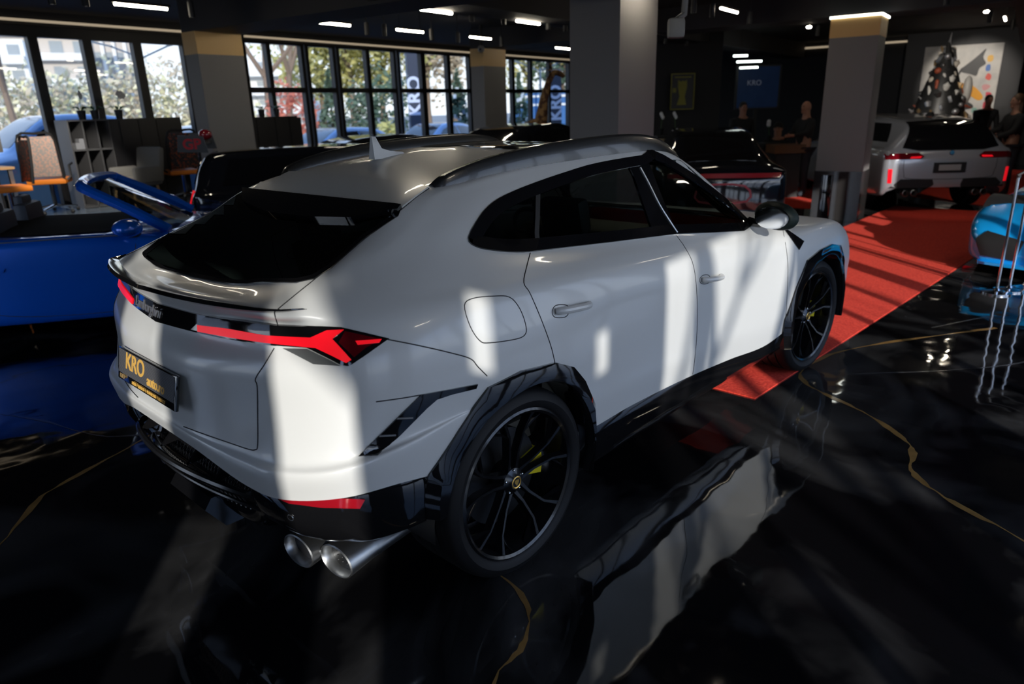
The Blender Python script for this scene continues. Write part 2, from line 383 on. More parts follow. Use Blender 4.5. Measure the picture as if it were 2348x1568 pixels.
for q, mr in (([(645,396),(720,397),(800,404),(915,419),(955,425),(984,432)], False), ([(984,432),(955,452),(921,480),(836,548),(760,610),(721,641),(670,682),(633,713),(630,720),(636,742)], True),
          ([(629,798),(607,835),(586,868),(590,886),(591,950),(591,1020),(585,1031),(570,1030),(525,1015),(470,996),(421,978)], True), ([(1216,580),(1208,610),(1201,648),(1215,672),(1240,730),(1262,790),(1272,830)], True),
          ([(1551,540),(1572,570),(1590,610),(1598,680),(1598,760),(1592,830),(1588,858)], True), ([(1795,527),(1806,600),(1804,690),(1800,735)], True),
          ([(889,778),(960,792),(1030,808),(1078,822),(1095,840),(1117,862)], True), ([(862,921),(920,913),(966,905)], True)):
    seam('panel_gap', q, PX, .0022, GAP, suv, 10, mr)
seam('fuel_door_gap', [(1065,700),(1085,684),(1130,679),(1168,681),(1192,708),(1206,748),(1203,768),(1180,778),(1122,786),(1100,781),(1078,748)], PX, .002, GAP, suv, 8, False, 0, True)
for a, b, c in (((1272,714),(1308,709),(1350,697)), ((1608,641),(1628,639),(1652,632))):
    pts = [PX(*a), PX(*b), PX(*c)]; P = [pts[0][0]+pts[0][1]*.004, pts[0][0].lerp(pts[1][0], .45)+pts[1][1]*.030, pts[1][0].lerp(pts[2][0], .55)+pts[1][1]*.032, pts[2][0]+pts[2][1]*.004]
    P = refine_row(P, 5)
    for s in (1, -1):
        mb = MB(); mb.tube([(v.x, v.y*s, v.z) for v in P], [.010]+[.0145]*(len(P)-2)+[.010], 10)
        mb.build('door_handle', WHITE, suv)
for q in ([(1266,714),(1275,700),(1300,700),(1304,716),(1295,727),(1272,727)], [(1604,640),(1612,631),(1625,631),(1628,641),(1622,650),(1608,650)]):
    seam('door_handle_gap', q, PX, .0018, GAP, suv, 6, True, 0, True)
# tail lights: housing over the corner, red bar and Y, grey vent below
TLH = [(443,756),(478,722),(550,731),(635,743),(710,747),(783,752),(891,777),(845,810),(801,839),(783,837),(760,825),(706,798),(608,791),(530,776)]
for s_, mr in ((0, True),):
    patch('tail_light_housing', TLH, PX, .010, .02, GBLK, suv, 14, mr)
    patch('tail_light_bar', [(460,745),(520,752),(614,769),(716,775),(752,759),(789,758),(764,778),(806,825),(794,832),(728,799),(608,786),(530,774),(461,761)], PX, .014, .006, REDL, suv, 10, mr, label='glowing red light bar with forked end')
    patch('tail_light_arrow', [(792,761),(874,779),(840,797),(812,820),(778,786)], PX, .0125, .004, REDD, suv, 10, mr)
    patch('tail_light_arrow_core', [(815,783),(873,779),(868,787),(820,792)], PX, .016, .004, REDL, suv, 8, mr)
    patch('tail_light_vent', [(650,799),(706,800),(760,827),(782,839),(720,835)], PX, .006, .012, CLRG, suv, 10, mr)
RO = rear_on(BODY)
patch('badge_strip', [(-.66,1.192),(0,1.186),(.66,1.192),(.66,1.135),(.4,1.126),(0,1.118),(-.4,1.126),(-.66,1.135)], RO, .006, .02, GBLK, suv, .05)
def wrap_text(s, size, m, name, parent, y0, z0, proj, off=.004, shear=.25, mirror=-1, depth=.0015):
    o = text(s, size, m, name, parent, None, depth, 'CENTER', shear)
    for v in o.data.vertices:
        h = proj(y0+mirror*v.co.x, z0+v.co.y)
        if h: v.co = h[0]+h[1]*(off+v.co.z)
wrap_text('Lamborghini', .058, mat('badge_metal', (.30, .30, .31), .3, metal=.7), 'badge_lettering', suv, .11, 1.152, RO, .009)
# ducktail lip
mb = MB(); N = 40; rows = []
for i in range(N+1):
    y = -.735+1.47*i/N; e = 1-abs(y/.735)**6; h = RO(y, 1.246); p = h[0] if h else Vector((-.78, y, 1.246)); ex = min(1, e+.05)
    sec = [(.012, -.004), (-.004, .004), (-.040*ex-.004, .014*ex+.002), (-.046*ex-.006, .003*ex), (-.024*ex, -.014*ex), (.010, -.026*ex)]
    rows.append([(p.x+a, y*1.0, 1.252+b) for a, b in sec])
mb.raw([q for r in rows for q in r], [(i*6+k, i*6+k+1, (i+1)*6+k+1, (i+1)*6+k) for i in range(N) for k in range(5)]+[tuple(range(6)), tuple(N*6+k for k in range(6))[::-1]])
mb.build('ducktail_spoiler', GBLK, suv, ang=50)
# number plate
PM = Matrix(((0, .21, -.977, -.984), (-1, 0, 0, 0), (0, .977, .21, .925), (0, 0, 0, 1)))
def plate_mat():
    m = mat('plate_carbon', (.012, .012, .013), .35); n = m.node_tree; t = n.nodes.new('ShaderNodeTexCoord'); c = n.nodes.new('ShaderNodeTexChecker')
    mp = n.nodes.new('ShaderNodeMapping'); mp.inputs['Rotation'].default_value = (0, 0, .785); n.links.new(t.outputs['Object'], mp.inputs[0]); n.links.new(mp.outputs[0], c.inputs[0])
    c.inputs['Scale'].default_value = 260; c.inputs['Color1'].default_value = (.012, .012, .013, 1); c.inputs['Color2'].default_value = (.16, .16, .17, 1)
    n.links.new(c.outputs[0], n.nodes['Principled BSDF'].inputs['Base Color']); return m
pl = MB(); pl.box((0, 0, .002), (.536, .128, .014), .006); plo = pl.build('license_plate', GBLK, suv); plo.data.transform(PM)
pl = MB(); pl.box((0, .012, .0095), (.515, .092, .002)); q = pl.build('plate_face', plate_mat(), plo); q.matrix_basis = PM
for s, sz, x, y, b in (('KRO', .088, -.095, .02, .0016), ('auto.ro', .052, .10, -.008, .0012), ('SALES  I  LEASING  I  FINANCING  I  SERVICE', .0155, .035, -.050, .0004), ('KRO', .024, -.215, -.047, 0)):
    t = text(s, sz, GOLD if sz > .03 or sz < .02 else mat('dull_gold_print', (.3, .2, .08), .5), 'plate_lettering', plo, Matrix.Translation((x, y, .0112)), .0008, bold=b); t.data.transform(PM)
# wheel arch claddings and wheel wells
def arch(xc, outer, sgn):
    n = 48; vs = []; fs = []; D = side_on(BODY, sgn); O = densify(smooth_poly(outer, 1, False), .03, False); m_ = len(O)
    W = []
    for ox, oz in O:
        h = D(xc+ox, .40+oz); W.append(abs(h[0].y) if h and abs(h[0].y) > .8 else .945)
    for _ in range(3): W = [(W[max(0, i-1)]+2*W[i]+W[min(m_-1, i+1)])/4 for i in range(m_)]
    for i, (ox, oz) in enumerate(O):
        t = atan2(oz, ox); w = W[i]
        r1 = .435; ix, iz = r1*cos(t), r1*sin(t); wi = max(w, .975)+.012
        for (x, z, ww) in ((ox, oz, w-.02), (ox, oz, w+.010), ((ox*.55+ix*.45), (oz*.55+iz*.45), max(w+.014, wi+.004)), (ix, iz, wi), (ix*.985, iz*.985, wi-.02), (ix, iz, wi-.16)):
            vs.append((xc+x, sgn*ww, .40+z))
    for i in range(m_-1):
        for k in range(5): fs.append((i*6+k, i*6+k+1, (i+1)*6+k+1, (i+1)*6+k))
    mb = MB(); mb.raw(vs, fs); mb.build('wheel_arch', GBLK, suv, ang=28, label='gloss black wheel arch cladding')
    mb = MB(); mb.at((xc, 0, .40)); mb.lathe([(.47, sgn*.96), (.47, sgn*.58), (.10, sgn*.58)], 40, "Y", (-.08, pi+.08)); mb.build('wheel_well', MBLK, suv)
REARO = [(.40,-.10),(.415,-.06),(.45,.10),(.452,.20),(.36,.34),(.27,.43),(.15,.485),(-.05,.51),(-.215,.495),(-.35,.38),(-.485,.25),(-.50,.15),(-.495,.08)]
FRONTO = [(-.47,-.12),(-.52,0),(-.54,.10),(-.44,.30),(-.34,.455),(-.15,.495),(.05,.50),(.25,.46),(.40,.33),(.50,.12),(.48,-.1)][::-1]
for s in (-1, 1): arch(0, REARO, s); arch(3.003, FRONTO, s)
# black lower bumper
LB = [
 [(-.965,0,.74),(-.945,.28,.735),(-.925,.40,.715),(-.90,.47,.67),(-.905,.55,.675),(-.868,.72,.67),(-.752,.878,.685),(-.58,.927,.68),(-.46,.945,.67)],
 [(-.86,0,.70),(-.85,.28,.695),(-.84,.40,.67),(-.875,.47,.635),(-.908,.55,.625),(-.874,.73,.615),(-.757,.885,.625),(-.58,.94,.625),(-.47,.955,.61)],
 [(-.84,0,.58),(-.835,.28,.575),(-.835,.40,.56),(-.862,.47,.54),(-.888,.55,.54),(-.858,.725,.53),(-.742,.88,.54),(-.58,.94,.54),(-.48,.955,.54)],
 [(-.86,0,.47),(-.855,.28,.465),(-.85,.40,.46),(-.848,.47,.46),(-.838,.55,.465),(-.80,.72,.455),(-.70,.86,.455),(-.58,.93,.47),(-.49,.945,.47)],
 [(-.83,0,.36),(-.82,.28,.36),(-.80,.40,.37),(-.77,.47,.42),(-.75,.55,.445),(-.72,.72,.44),(-.63,.84,.44),(-.54,.9,.455),(-.48,.92,.455)],
 [(-.6,0,.30),(-.6,.28,.30),(-.58,.4,.32),(-.55,.47,.39),(-.5,.55,.41),(-.5,.72,.41),(-.5,.8,.41),(-.48,.85,.41),(-.46,.86,.41)]]
g = grid_refine([[Vector((a, -b, c)) for a, b, c in r] for r in LB], 5, 5); cN = len(g[0]); V = [p for r in g for p in r]
F = [(i*cN+k, i*cN+k+1, (i+1)*cN+k+1, (i+1)*cN+k) for i in range(len(g)-1) for k in range(cN-1)]; n0 = len(V)
V2 = V+[Vector((p.x, -p.y, p.z)) for p in V]; F2 = F+[tuple(n0+i for i in f[::-1]) for f in F]
mb = MB(); mb.raw(V2, F2); mb.build('rear_diffuser', GBLK, suv, ang=45)
BB = bvh_of(V2, F2); PB = px_on(BB)
patch('rear_reflector', [(611,1129),(700,1137),(836,1144),(825,1164),(740,1162),(665,1153)], PB, .006, .01, mat('reflector_red', (.30, .005, .012), .15, coat=1), suv, 12, True, label='long red reflector')
for q in ((667, 1186), (397, 1124)):
    h = PB(*q)
    if h:
        for s in (1, -1):
            mb = MB(); nrm = Vector((h[1].x, h[1].y*s, h[1].z)); mb.M = Matrix.Translation((h[0].x, h[0].y*s, h[0].z)) @ nrm.to_track_quat('Z', 'Y').to_matrix().to_4x4()
            mb.lathe([(.010, .003), (.012, .0035), (.0125, .001)], 20); mb.build('parking_sensor', STL, suv)
def arc_y(c, k, y): return c+k*y*y
for nm, x0, z0, yw, rr in (('diffuser_blade', -.985, .60, .60, .014), ('diffuser_blade', -.955, .535, .55, .008), ('diffuser_blade', -.905, .665, .44, .006)):
    mb = MB(); pts = [(x0+.33*y*y+.05*abs(y/yw)**6, y, z0-.02*(y/yw)**2-.05*abs(y/yw)**6) for y in [yw*(i/14-1) for i in range(29)]]
    mb.tube(pts, rr, 8); mb.build(nm, mat('blade_black', (.008, .008, .009), .22), suv)
for y in (-.33, -.12, .12, .33):
    mb = MB(); mb.at((-.90, y, .60)); mb.prism([(-.05, -.01), (.07, .0), (.05, .09)], -.006, .006, 'Y'); mb.build('diffuser_fin', GBLK, suv)
mb = MB()
for i in range(30):
    for s in (1, -1):
        y = -.36+.72*i/29; mb.tube([(-.925+.3*y*y, y, .555), (-.912+.3*(y+s*.05)**2, y+s*.05, .475)], .0022, 5)
mb.build('diffuser_mesh', mat('grille_metal', (.16, .16, .165), .3, metal=1), suv)
mb = MB(); mb.prism([(-.93, .40), (-.90, .44), (-.80, .44), (-.76, .30), (-.86, .30)], -.16, .16, 'Y'); mb.build('diffuser_centre', GBLK, suv, label='black diffuser centre block')
for y in (.60, .755):
    for s in (-1, 1):
        mb = MB(); mb.at((-.80+(y-.6)*.35, s*y, .352), rz=-s*.10)
        mb.M = mb.M @ Matrix.Diagonal((1, 1.18, .86, 1)); mb.lathe([(.052, .42), (.060, .12), (.070, .005), (.071, 0), (.067, -.004), (.062, .002), (.058, .03), (.056, .10)], 36, 'X'); tip = mb.build('exhaust_tip', STL, suv, label='satin grey exhaust tip')
        mb = MB(); mb.at((-.80+(y-.6)*.35, s*y, .352), rz=-s*.10); mb.M = mb.M @ Matrix.Diagonal((1, 1.18, .86, 1))
        mb.lathe([(.057, .035), (.001, .035)], 30, 'X')
        mb.build('exhaust_baffle', mat('perforated_steel', (.09, .09, .09), .5, metal=1) if y > .7 else MBLK, tip)
        if y > .7:
            mb = MB(); mb.at((-.80+(y-.6)*.35, s*y, .352), rz=-s*.10); mb.M = mb.M @ Matrix.Diagonal((1, 1.18, .86, 1))
            for a in range(6):
                for b in range(6):
                    yy, zz = -.05+.02*a, -.05+.02*b
                    if hypot(yy, zz) < .05: mb.ball((.0345, yy, zz), .0035, 6)
            mb.build('baffle_hole', MBLK, tip)
# side vents, sills
patch('side_vent', [(821,1046),(866,1001),(930,938),(965,904),(1037,891),(1094,880),(1090,890),(1036,903),(1000,915),(976,936),(915,998),(866,1044)], PX, .006, .014, GBLK, suv, 10, True, label='gloss black kinked vent')
for q in ([(908,958),(944,956)], [(868,998),(905,996)]): seam('vent_slat', q, PX, .003, mat('vent_edge', (.12, .12, .125), .3), suv, 8, True, .008)
patch('fender_vent', [(1792,518),(1843,553),(1832,573)], PX, .004, .01, GBLK, suv, 8, True)
rows = []
for (a, b, c) in [(.38,.94,.50)]+[tuple(r) for r in RG[0][8:13]]+[(2.55,.945,.40)]:
    rows.append([(a, b-.012, c+.02), (a, b-.004, c-.005), (a, b-.01, c-.07), (a, b-.035, .27), (a, b-.06, .24), (a, .6, .24)])
for s in (-1, 1):
    mb = MB(); mb.raw([(x, s*y, z) for r in rows for (x, y, z) in r], [(i*6+k, i*6+k+1, (i+1)*6+k+1, (i+1)*6+k) for i in range(len(rows)-1) for k in range(5)]); mb.build('side_sill', GBLK, suv, label='gloss black side sill')
mb = MB(); mb.box((1.45, 0, .33), (4.3, 1.16, .10)); mb.build('underbody', MBLK, suv)
# roof: dark panorama roof, rails, aerial
def TP(x, y):
    h = BODY.ray_cast(Vector((x, y, 3)), Vector((0, 0, -1)))
    return (h[0], h[1] if h[1].z > 0 else -h[1]) if h[0] else None
WSP = smooth_poly([(2.44,-.68),(2.50,-.35),(2.515,0),(2.50,.35),(2.44,.68),(2.1,.62),(1.76,.56),(1.74,.3),(1.75,0),(1.74,-.3),(1.76,-.56),(2.1,-.62)], 2)
frame('windscreen_border', WSP, .085, TP, .006, .014, GBLK, suv, .08); patch('windscreen', inset(WSP, .05), TP, .003, .006, glassmat('clear_screen', (.75, .80, .77)), suv, .12)
patch('panorama_roof', smooth_poly([(.66,-.30),(.74,-.40),(.95,-.46),(1.5,-.44),(1.58,0),(1.5,.44),(.95,.46),(.74,.40),(.66,.30),(.63,0)], 2), TP, .004, .01, GBLK, suv, .1)
RP = [(-.035,.545,.0),(.02,.565,.03),(.2,.58,.052),(.5,.592,.06),(.9,.595,.062),(1.3,.598,.06),(1.5,.60,.05),(1.62,.60,.03),(1.70,.60,.0)]
RP = refine_row([Vector(p) for p in RP], 4)
for s in (-1, 1):
    vs = []
    for p in RP:
        h = TP(p.x, s*(p.y-.035)); z = h[0].z if h else 1.58
        for dy, dz in ((-.018, -.03), (-.018, p.z-.012), (-.008, p.z), (.012, p.z), (.022, p.z-.012), (.022, -.045)): vs.append((p.x, s*(p.y+dy), z+dz))
    mb = MB(); mb.raw(vs, [(i*6+k, i*6+k+1, (i+1)*6+k+1, (i+1)*6+k) for i in range(len(RP)-1) for k in range(5)]); mb.build('roof_rail', MBLK if 0 else mat('rail_black', (.02, .02, .02), .25, coat=.3), suv, ang=45)
mb = MB(); zr = TP(.2, 0)[0].z
mb.prism([(.10, zr-.01), (.30, zr-.005), (.27, zr+.012), (.19, zr+.022), (.155, zr+.034), (.125, zr+.085), (.105, zr+.088)], -.022, .022, 'Y')
for v in mb.bm.verts:
    if v.co.z > zr+.03: v.co.y *= .25
    elif v.co.z > zr+.01: v.co.y *= .7
    if v.co.x > .26: v.co.y *= .3
mb.build('roof_aerial', WHITE, suv)
# door mirrors
for s in (-1, 1):
    mb = MB(); mb.ball((2.11, s*1.0, 1.205), 1, 20, (.085, .125, .078))
    for v in mb.bm.verts:
        if v.co.x < 2.06: v.co.x = 2.06+(v.co.x-2.06)*.25
        v.co.z += (abs(v.co.y)-1.0)*-.12
    mr = mb.build('door_mirror', mat('mirror_black', (.006, .010, .010), .5, spec=.12), suv, label='black door mirror')
    mb = MB(); mb.tube([(2.13, s*.83, 1.155), (2.12, s*.90, 1.15), (2.11, s*.96, 1.17)], [.03, .022, .03], 8); mb.build('mirror_stalk', GBLK, mr)
    mb = MB(); mb.ball((2.046, s*1.0, 1.20), 1, 16, (.004, .10, .062)); mb.build('mirror_glass', CHR, mr)
# wheels
def wheel(x, s, steer=0.0):
    o = bpy.data.objects.new('wheel', None); COL.objects.link(o); o.parent = suv; o.location = (x, s*.80, .395); o.rotation_euler = (0, 0, steer)
    q = s
    mb = MB(); mb.lathe([(r, q*w) for r, w in ((.318, -.14), (.37, -.15), (.392, -.13), (.395, -.10), (.395, -.075), (.387, -.073), (.387, -.063), (.395, -.061), (.395, -.008), (.387, -.006), (.387, .006), (.395, .008), (.395, .061), (.387, .063), (.387, .073), (.395, .075), (.395, .10), (.390, .128), (.378, .145), (.350, .157), (.327, .150), (.318, .142), (.312, .13))], 64, 'Y')
    mb.build('tyre', RUB, o)
    mb = MB(); mb.lathe([(r, q*w) for r, w in ((.312, .13), (.318, .142), (.309, .147), (.298, .140), (.292, .11), (.285, .0), (.28, -.12), (.27, -.12))], 64, 'Y'); rim = mb.build('rim', RIMM, o)
    for k in range(5):
        mb = MB()
        for d in (-1, 1):
            t = 2*pi*k/5+.3; a0, a1 = t+d*.16, t+d*.25
            def pt(r, a, w): return (r*cos(a), q*w, r*sin(a))
            wd0, wd1 = .011, .009; vs = []
            for r, a, w, hw in ((.045, t+d*.5, .098, .016), (.12, t+d*.20, .108, .009), (.22, t+d*.19, .125, .008), (.297, t+d*.27, .138, .013)):
                da = hw/r
                vs += [pt(r, a-da, w-.035), pt(r, a-da*.6, w), pt(r, a+da*.6, w), pt(r, a+da, w-.035)]
            fs = [(i*4+j, i*4+(j+1) % 4, (i+1)*4+(j+1) % 4, (i+1)*4+j) for i in range(3) for j in range(4)]+[(0, 1, 2, 3), (15, 14, 13, 12)]
            mb.raw(vs, fs)
            vs = [pt(.215, t+d*.19, .105), pt(.215, t+d*.22, .122), pt(.295, t+d*.52, .118), pt(.295, t+d*.46, .135), pt(.295, t+d*.50, .10), pt(.225, t+d*.16, .105)]
            mb.raw(vs, [(0, 1, 3, 2), (1, 5, 3), (0, 2, 4, 5)])
        mb.build('spoke', RIMM, rim)
    mb = MB(); mb.lathe([(0.0, q*.118), (.030, q*.118), (.036, q*.112), (.055, q*.10), (.065, q*.07), (.06, q*0)], 32, 'Y'); mb.build('hub', RIMM, rim)
    mb = MB(); mb.lathe([(.020, q*.1185), (.024, q*.1205), (.027, q*.1185)], 28, 'Y'); mb.prism([(-.011, .012), (.011, .012), (.012, .002), (.0, -.015), (-.012, .002)], q*.118, q*.1205, 'Y'); mb.build('hub_emblem', mat('emblem_gold', (.7, .42, .1), .3, metal=.7), rim)
    for k in range(5):
        t = 2*pi*k/5+.3; MB().ball((.05*cos(t), q*.104, .05*sin(t)), .006, 8).build('wheel_bolt', CHR, rim)
    mb = MB(); mb.lathe([(.07, q*.03), (.205, q*.03), (.205, q*-.005), (.07, q*-.005)], 48, 'Y'); mb.build('brake_disc', mat('disc_steel', (.05, .05, .052), .4, metal=1), o)
    mb = MB(); vs = []; aa = [(-.27+.54*i/10) for i in range(11)]
    for a in aa: vs += [(.125*cos(a), q*-.03, .125*sin(a)), (.125*cos(a), q*.066, .125*sin(a)), (.215*cos(a), q*.066, .215*sin(a)), (.215*cos(a), q*-.03, .215*sin(a))]
    mb.raw(vs, [(i*4+j, i*4+(j+1) % 4, (i+1)*4+(j+1) % 4, (i+1)*4+j) for i in range(10) for j in range(4)]+[(0, 1, 2, 3), (43, 42, 41, 40)]); mb.build('brake_caliper', YEL, o, ang=40, label='yellow brake caliper')
    return o
for x, s, st in ((0, -1, 0), (0, 1, 0), (3.003, -1, radians(-4)), (3.003, 1, radians(-4))): wheel(x, s, st)
# cabin seen through the glass
SEATM = mat('seat_leather', (.06, .062, .065), .5); TRIM = mat('cabin_trim', (.16, .15, .125), .6)
def seat(x, y, name='front_seat'):
    mb = MB(); mb.at((x, y, 0)); mb.box((.22, 0, .66), (.50, .48, .16), .05); mb.M = mb.M @ Matrix.Translation((-.03, 0, .70)) @ Matrix.Rotation(-.22, 4, 'Y'); mb.box((0, 0, .26), (.13, .48, .56), .05); mb.box((0, 0, .62), (.09, .27, .18), .035); mb.tube([(0, -.05, .5), (0, -.05, .62)], .008, 6); mb.tube([(0, .05, .5), (0, .05, .62)], .008, 6)
    mb.build(name, SEATM, suv)
seat(1.12, .40); seat(1.12, -.40); seat(.18, .36, 'rear_seat'); seat(.18, -.36, 'rear_seat')
mb = MB(); mb.box((1.3, 0, .50), (2.6, 1.5, .10)); mb.box((-.30, 0, .93), (.6, 1.1, .05)); mb.box((2.05, 0, .92), (.42, 1.45, .30), .06); mb.box((1.5, 0, .72), (.9, .24, .26), .04); mb.build('dashboard', TRIM, suv)
mb = MB(); mb.at((1.66, .40, 1.04), ry=radians(65)); mb.M = mb.M
pts = [(.185*cos(t), .185*sin(t), 0) for t in [2*pi*i/28 for i in range(29)]]; mb.tube(pts, .016, 8); mb.box((0, 0, 0), (.09, .13, .03), .01); mb.box((0, 0, 0), (.02, .36, .012)); mb.build('steering_wheel', mat('wheel_trim', (.14, .13, .10), .45), suv)
for s in (-1, 1):
    mb = MB(); mb.raw([(.3, s*.80, .5), (2.2, s*.86, .5), (2.2, s*.84, 1.10), (.3, s*.80, 1.18)], [(0, 1, 2, 3)]); mb.build('door_lining', TRIM, suv)

# ------------------------------------------------------------------ the room
def struct(o): o['kind'] = 'structure'; return o
def rbox(mb, u0, u1, v0, v1, z0, z1):
    mb.M = Matrix.Rotation(RA, 4, 'Z'); mb.box(((u0+u1)/2, (v0+v1)/2, (z0+z1)/2), (u1-u0, v1-v0, z1-z0)); return mb
def floor_mat():
    m = mat('epoxy_floor', (.004, .004, .005), .045); n = m.node_tree; b = n.nodes['Principled BSDF']; b.inputs['IOR'].default_value = 1.55
    t = n.nodes.new('ShaderNodeTexCoord')
    ns = n.nodes.new('ShaderNodeTexNoise'); ns.inputs['Scale'].default_value = .9; ns.inputs['Detail'].default_value = 5; ns.inputs['Distortion'].default_value = 1.2; n.links.new(t.outputs['Object'], ns.inputs[0])
    c = n.nodes.new('ShaderNodeValToRGB'); c.color_ramp.elements[0].position = .48; c.color_ramp.elements[1].position = .75
    c.color_ramp.elements[0].color = (.0035, .0035, .0042, 1); c.color_ramp.elements[1].color = (.055, .054, .054, 1)
    n.links.new(ns.outputs['Fac'], c.inputs[0]); n.links.new(c.outputs[0], b.inputs['Base Color'])
    # fine dusty scuffs
    n2 = n.nodes.new('ShaderNodeTexNoise'); n2.inputs['Scale'].default_value = 7; n2.inputs['Detail'].default_value = 9; n2.inputs['Roughness'].default_value = .75; n.links.new(t.outputs['Object'], n2.inputs[0])
    c2 = n.nodes.new('ShaderNodeValToRGB'); c2.color_ramp.elements[0].position = .50; c2.color_ramp.elements[1].position = .72; c2.color_ramp.elements[0].color = (.035, .035, .035, 1); c2.color_ramp.elements[1].color = (.11, .11, .11, 1)
    n.links.new(n2.outputs['Fac'], c2.inputs[0]); n.links.new(c2.outputs[0], b.inputs['Roughness'])
    n3 = n.nodes.new('ShaderNodeTexNoise'); n3.inputs['Scale'].default_value = 3.6; n3.inputs['Detail'].default_value = 1.2; n.links.new(t.outputs['Object'], n3.inputs[0])
    bp = n.nodes.new('ShaderNodeBump'); bp.inputs['Strength'].default_value = .32; bp.inputs['Distance'].default_value = .012; n.links.new(n3.outputs['Fac'], bp.inputs['Height']); n.links.new(bp.outputs[0], b.inputs['Normal'])
    return m
U0, U1, V0, V1 = -4.5, 21.6, -5.2, 10.35
mb = MB(); rbox(mb, U0-.2, U1+.2, V0-.2, V1, -.2, 0); struct(mb.build('floor', floor_mat(), smooth=False))
CEIL = mat('ceiling_paint', (.014, .013, .013), .85); WALL = mat('charcoal_wall', (.016, .016, .018), .8); BMT = mat('beam_paint', (.030, .029, .031), .7)
mb = MB(); rbox(mb, U0-.4, U1+.4, V0-.3, V1+.4, 3.42, 3.8); struct(mb.build('ceiling', CEIL, smooth=False))
def beam(name, *a): mb = MB(); rbox(mb, *a); struct(mb.build(name, BMT, smooth=False))
beam('trim_1', 4.15, 4.90, V0, 7.74, 2.98, 3.42)
beam('trim_2', 4.1, U1, 3.35, 3.95, 3.02, 3.42)
beam('trim_3', 10.61, 11.42, V0, 7.54, 3.04, 3.42)
beam('trim_4', U0, U1, -2.6, -2.0, 3.0, 3.42)
# glazed wall with its mullions
FRM = mat('window_frame_paint', (.010, .010, .011), .45); WG = glassmat('window_glass', (.93, .95, .97), 1.45, .6); WGL = glassmat('tinted_window_glass', (.76, .77, .76), 1.45, .6)
mb = MB(); rbox(mb, U0, U1, V1-.12, V1+.1, 3.22, 3.42); rbox(mb, U0, U1, V1-.08, V1+.08, 0, .22); rbox(mb, U0, 2.3, V1-.06, V1+.1, .2, 3.25); rbox(mb, 19.5, U1, V1-.06, V1+.1, .2, 3.25); struct(mb.build('wall_left', WALL, smooth=False))
mb = MB(); rbox(mb, U0, 5.75, V1-.17, V1-.12, 3.265, 3.30); rbox(mb, 7.0, 19.5, V1-.17, V1-.12, 3.265, 3.30); struct(mb.build('trim_5', mat('led_cove', (.45, .40, .32), .5, emit=(1, .8, .55), es=.32), smooth=False))
BAYS = [(2.35, 3.18), (3.32, 3.98), (4.12, 4.80), (4.95, 5.70)]; B2 = [(6.2, 6.95), (7.02, 7.50), (7.60, 8.36), (8.56, 9.22), (9.42, 10.22), (10.34, 11.12), (11.34, 12.10), (12.26, 13.12), (13.26, 14.05), (14.2, 15.1), (15.25, 16.10), (16.24, 17.08), (17.20, 18.16), (18.28, 19.42)]
for i, (a, b) in enumerate(BAYS+B2):
    nm = 'window_%d' % (i+1); low = i < 4; top = 3.06 if low else 3.18
    mb = MB(); rbox(mb, a-.08, a, V1-.09, V1+.03, .2, 3.25); rbox(mb, b, b+.08, V1-.09, V1+.03, .2, 3.25); rbox(mb, a, b, V1-.09, V1+.03, top, 3.25); rbox(mb, a, b, V1-.09, V1+.03, .2, .34)
    if not low: rbox(mb, a, b, V1-.09, V1+.03, 2.26, 2.36)
    w = struct(mb.build(nm, FRM, smooth=False))
    mb = MB(); rbox(mb, a-.01, b+.01, V1-.04, V1-.028, .33, top+.01); mb.build('pane', WGL, w, smooth=False)
# back wall, right wall with tall windows, wall behind the camera
mb = MB(); rbox(mb, U1, U1+.2, V0, V1, 0, 3.42); struct(mb.build('wall_back', WALL, smooth=False))
mb = MB(); rbox(mb, U1-.06, U1, -6, 4.55, 3.26, 3.31); struct(mb.build('trim_6', MATS['led_cove'], smooth=False))
def open_wall(name, fixed, axis, spans, lo, hi, sill, head):
    """A wall along U (axis 'v' fixed) or along V with window openings."""
    mb = MB(); pos = lo
    def b(a0, a1, z0, z1, t=.16):
        if a1-a0 < 1e-3: return
        if axis == 'v': rbox(mb, a0, a1, fixed-t, fixed, z0, z1)
        else: rbox(mb, fixed-t, fixed, a0, a1, z0, z1)
    for sp_ in sorted(spans):
        a, c = sp_[:2]; s0, h0 = sp_[2:] if len(sp_) > 2 else (sill, head)
        b(pos, a, 0, 3.42); b(a, c, 0, s0); b(a, c, h0, 3.42); pos = c
    b(pos, hi, 0, 3.42); struct(mb.build(name, WALL, smooth=False))
def win(no, fixed, axis, a, c, sill, head, bars=()):
    mb = MB()
    def b(a0, a1, z0, z1):
        if axis == 'v': rbox(mb, a0, a1, fixed-.12, fixed-.04, z0, z1)
        else: rbox(mb, fixed-.12, fixed-.04, a0, a1, z0, z1)
    b(a-.03, a+.03, sill, head); b(c-.03, c+.03, sill, head); b(a, c, sill-.02, sill+.05); b(a, c, head-.05, head)
    for x in bars: b(x-.035, x+.035, sill, head)
    w = struct(mb.build('window_%d' % no, FRM, smooth=False)); mb = MB()
    if axis == 'v': rbox(mb, a, c, fixed-.085, fixed-.075, sill, head)
    else: rbox(mb, fixed-.085, fixed-.075, a, c, sill, head)
    mb.build('pane', WG, w, smooth=False)
SUN_SLOT_R = [(-4.22, -3.96, 2.66, 2.98)]; SUN_SLOT_F = [(-5.10, -4.84, 2.78, 3.2)]  # small high slots added to throw sun blobs on the rear quarter
sr = [(-3.56, -1.66, ()), (-.5, 2.0, (.35, 1.2)), (2.2, 4.7, (3.0, 3.85)), (4.9, 6.3, (5.6,))]  # unseen openings laid out to shape the sun on doors and carpet
open_wall('wall_right', V0, 'v', [(a, b) for a, b, _ in sr]+SUN_SLOT_R, U0-.16, U1, .12, 3.15)
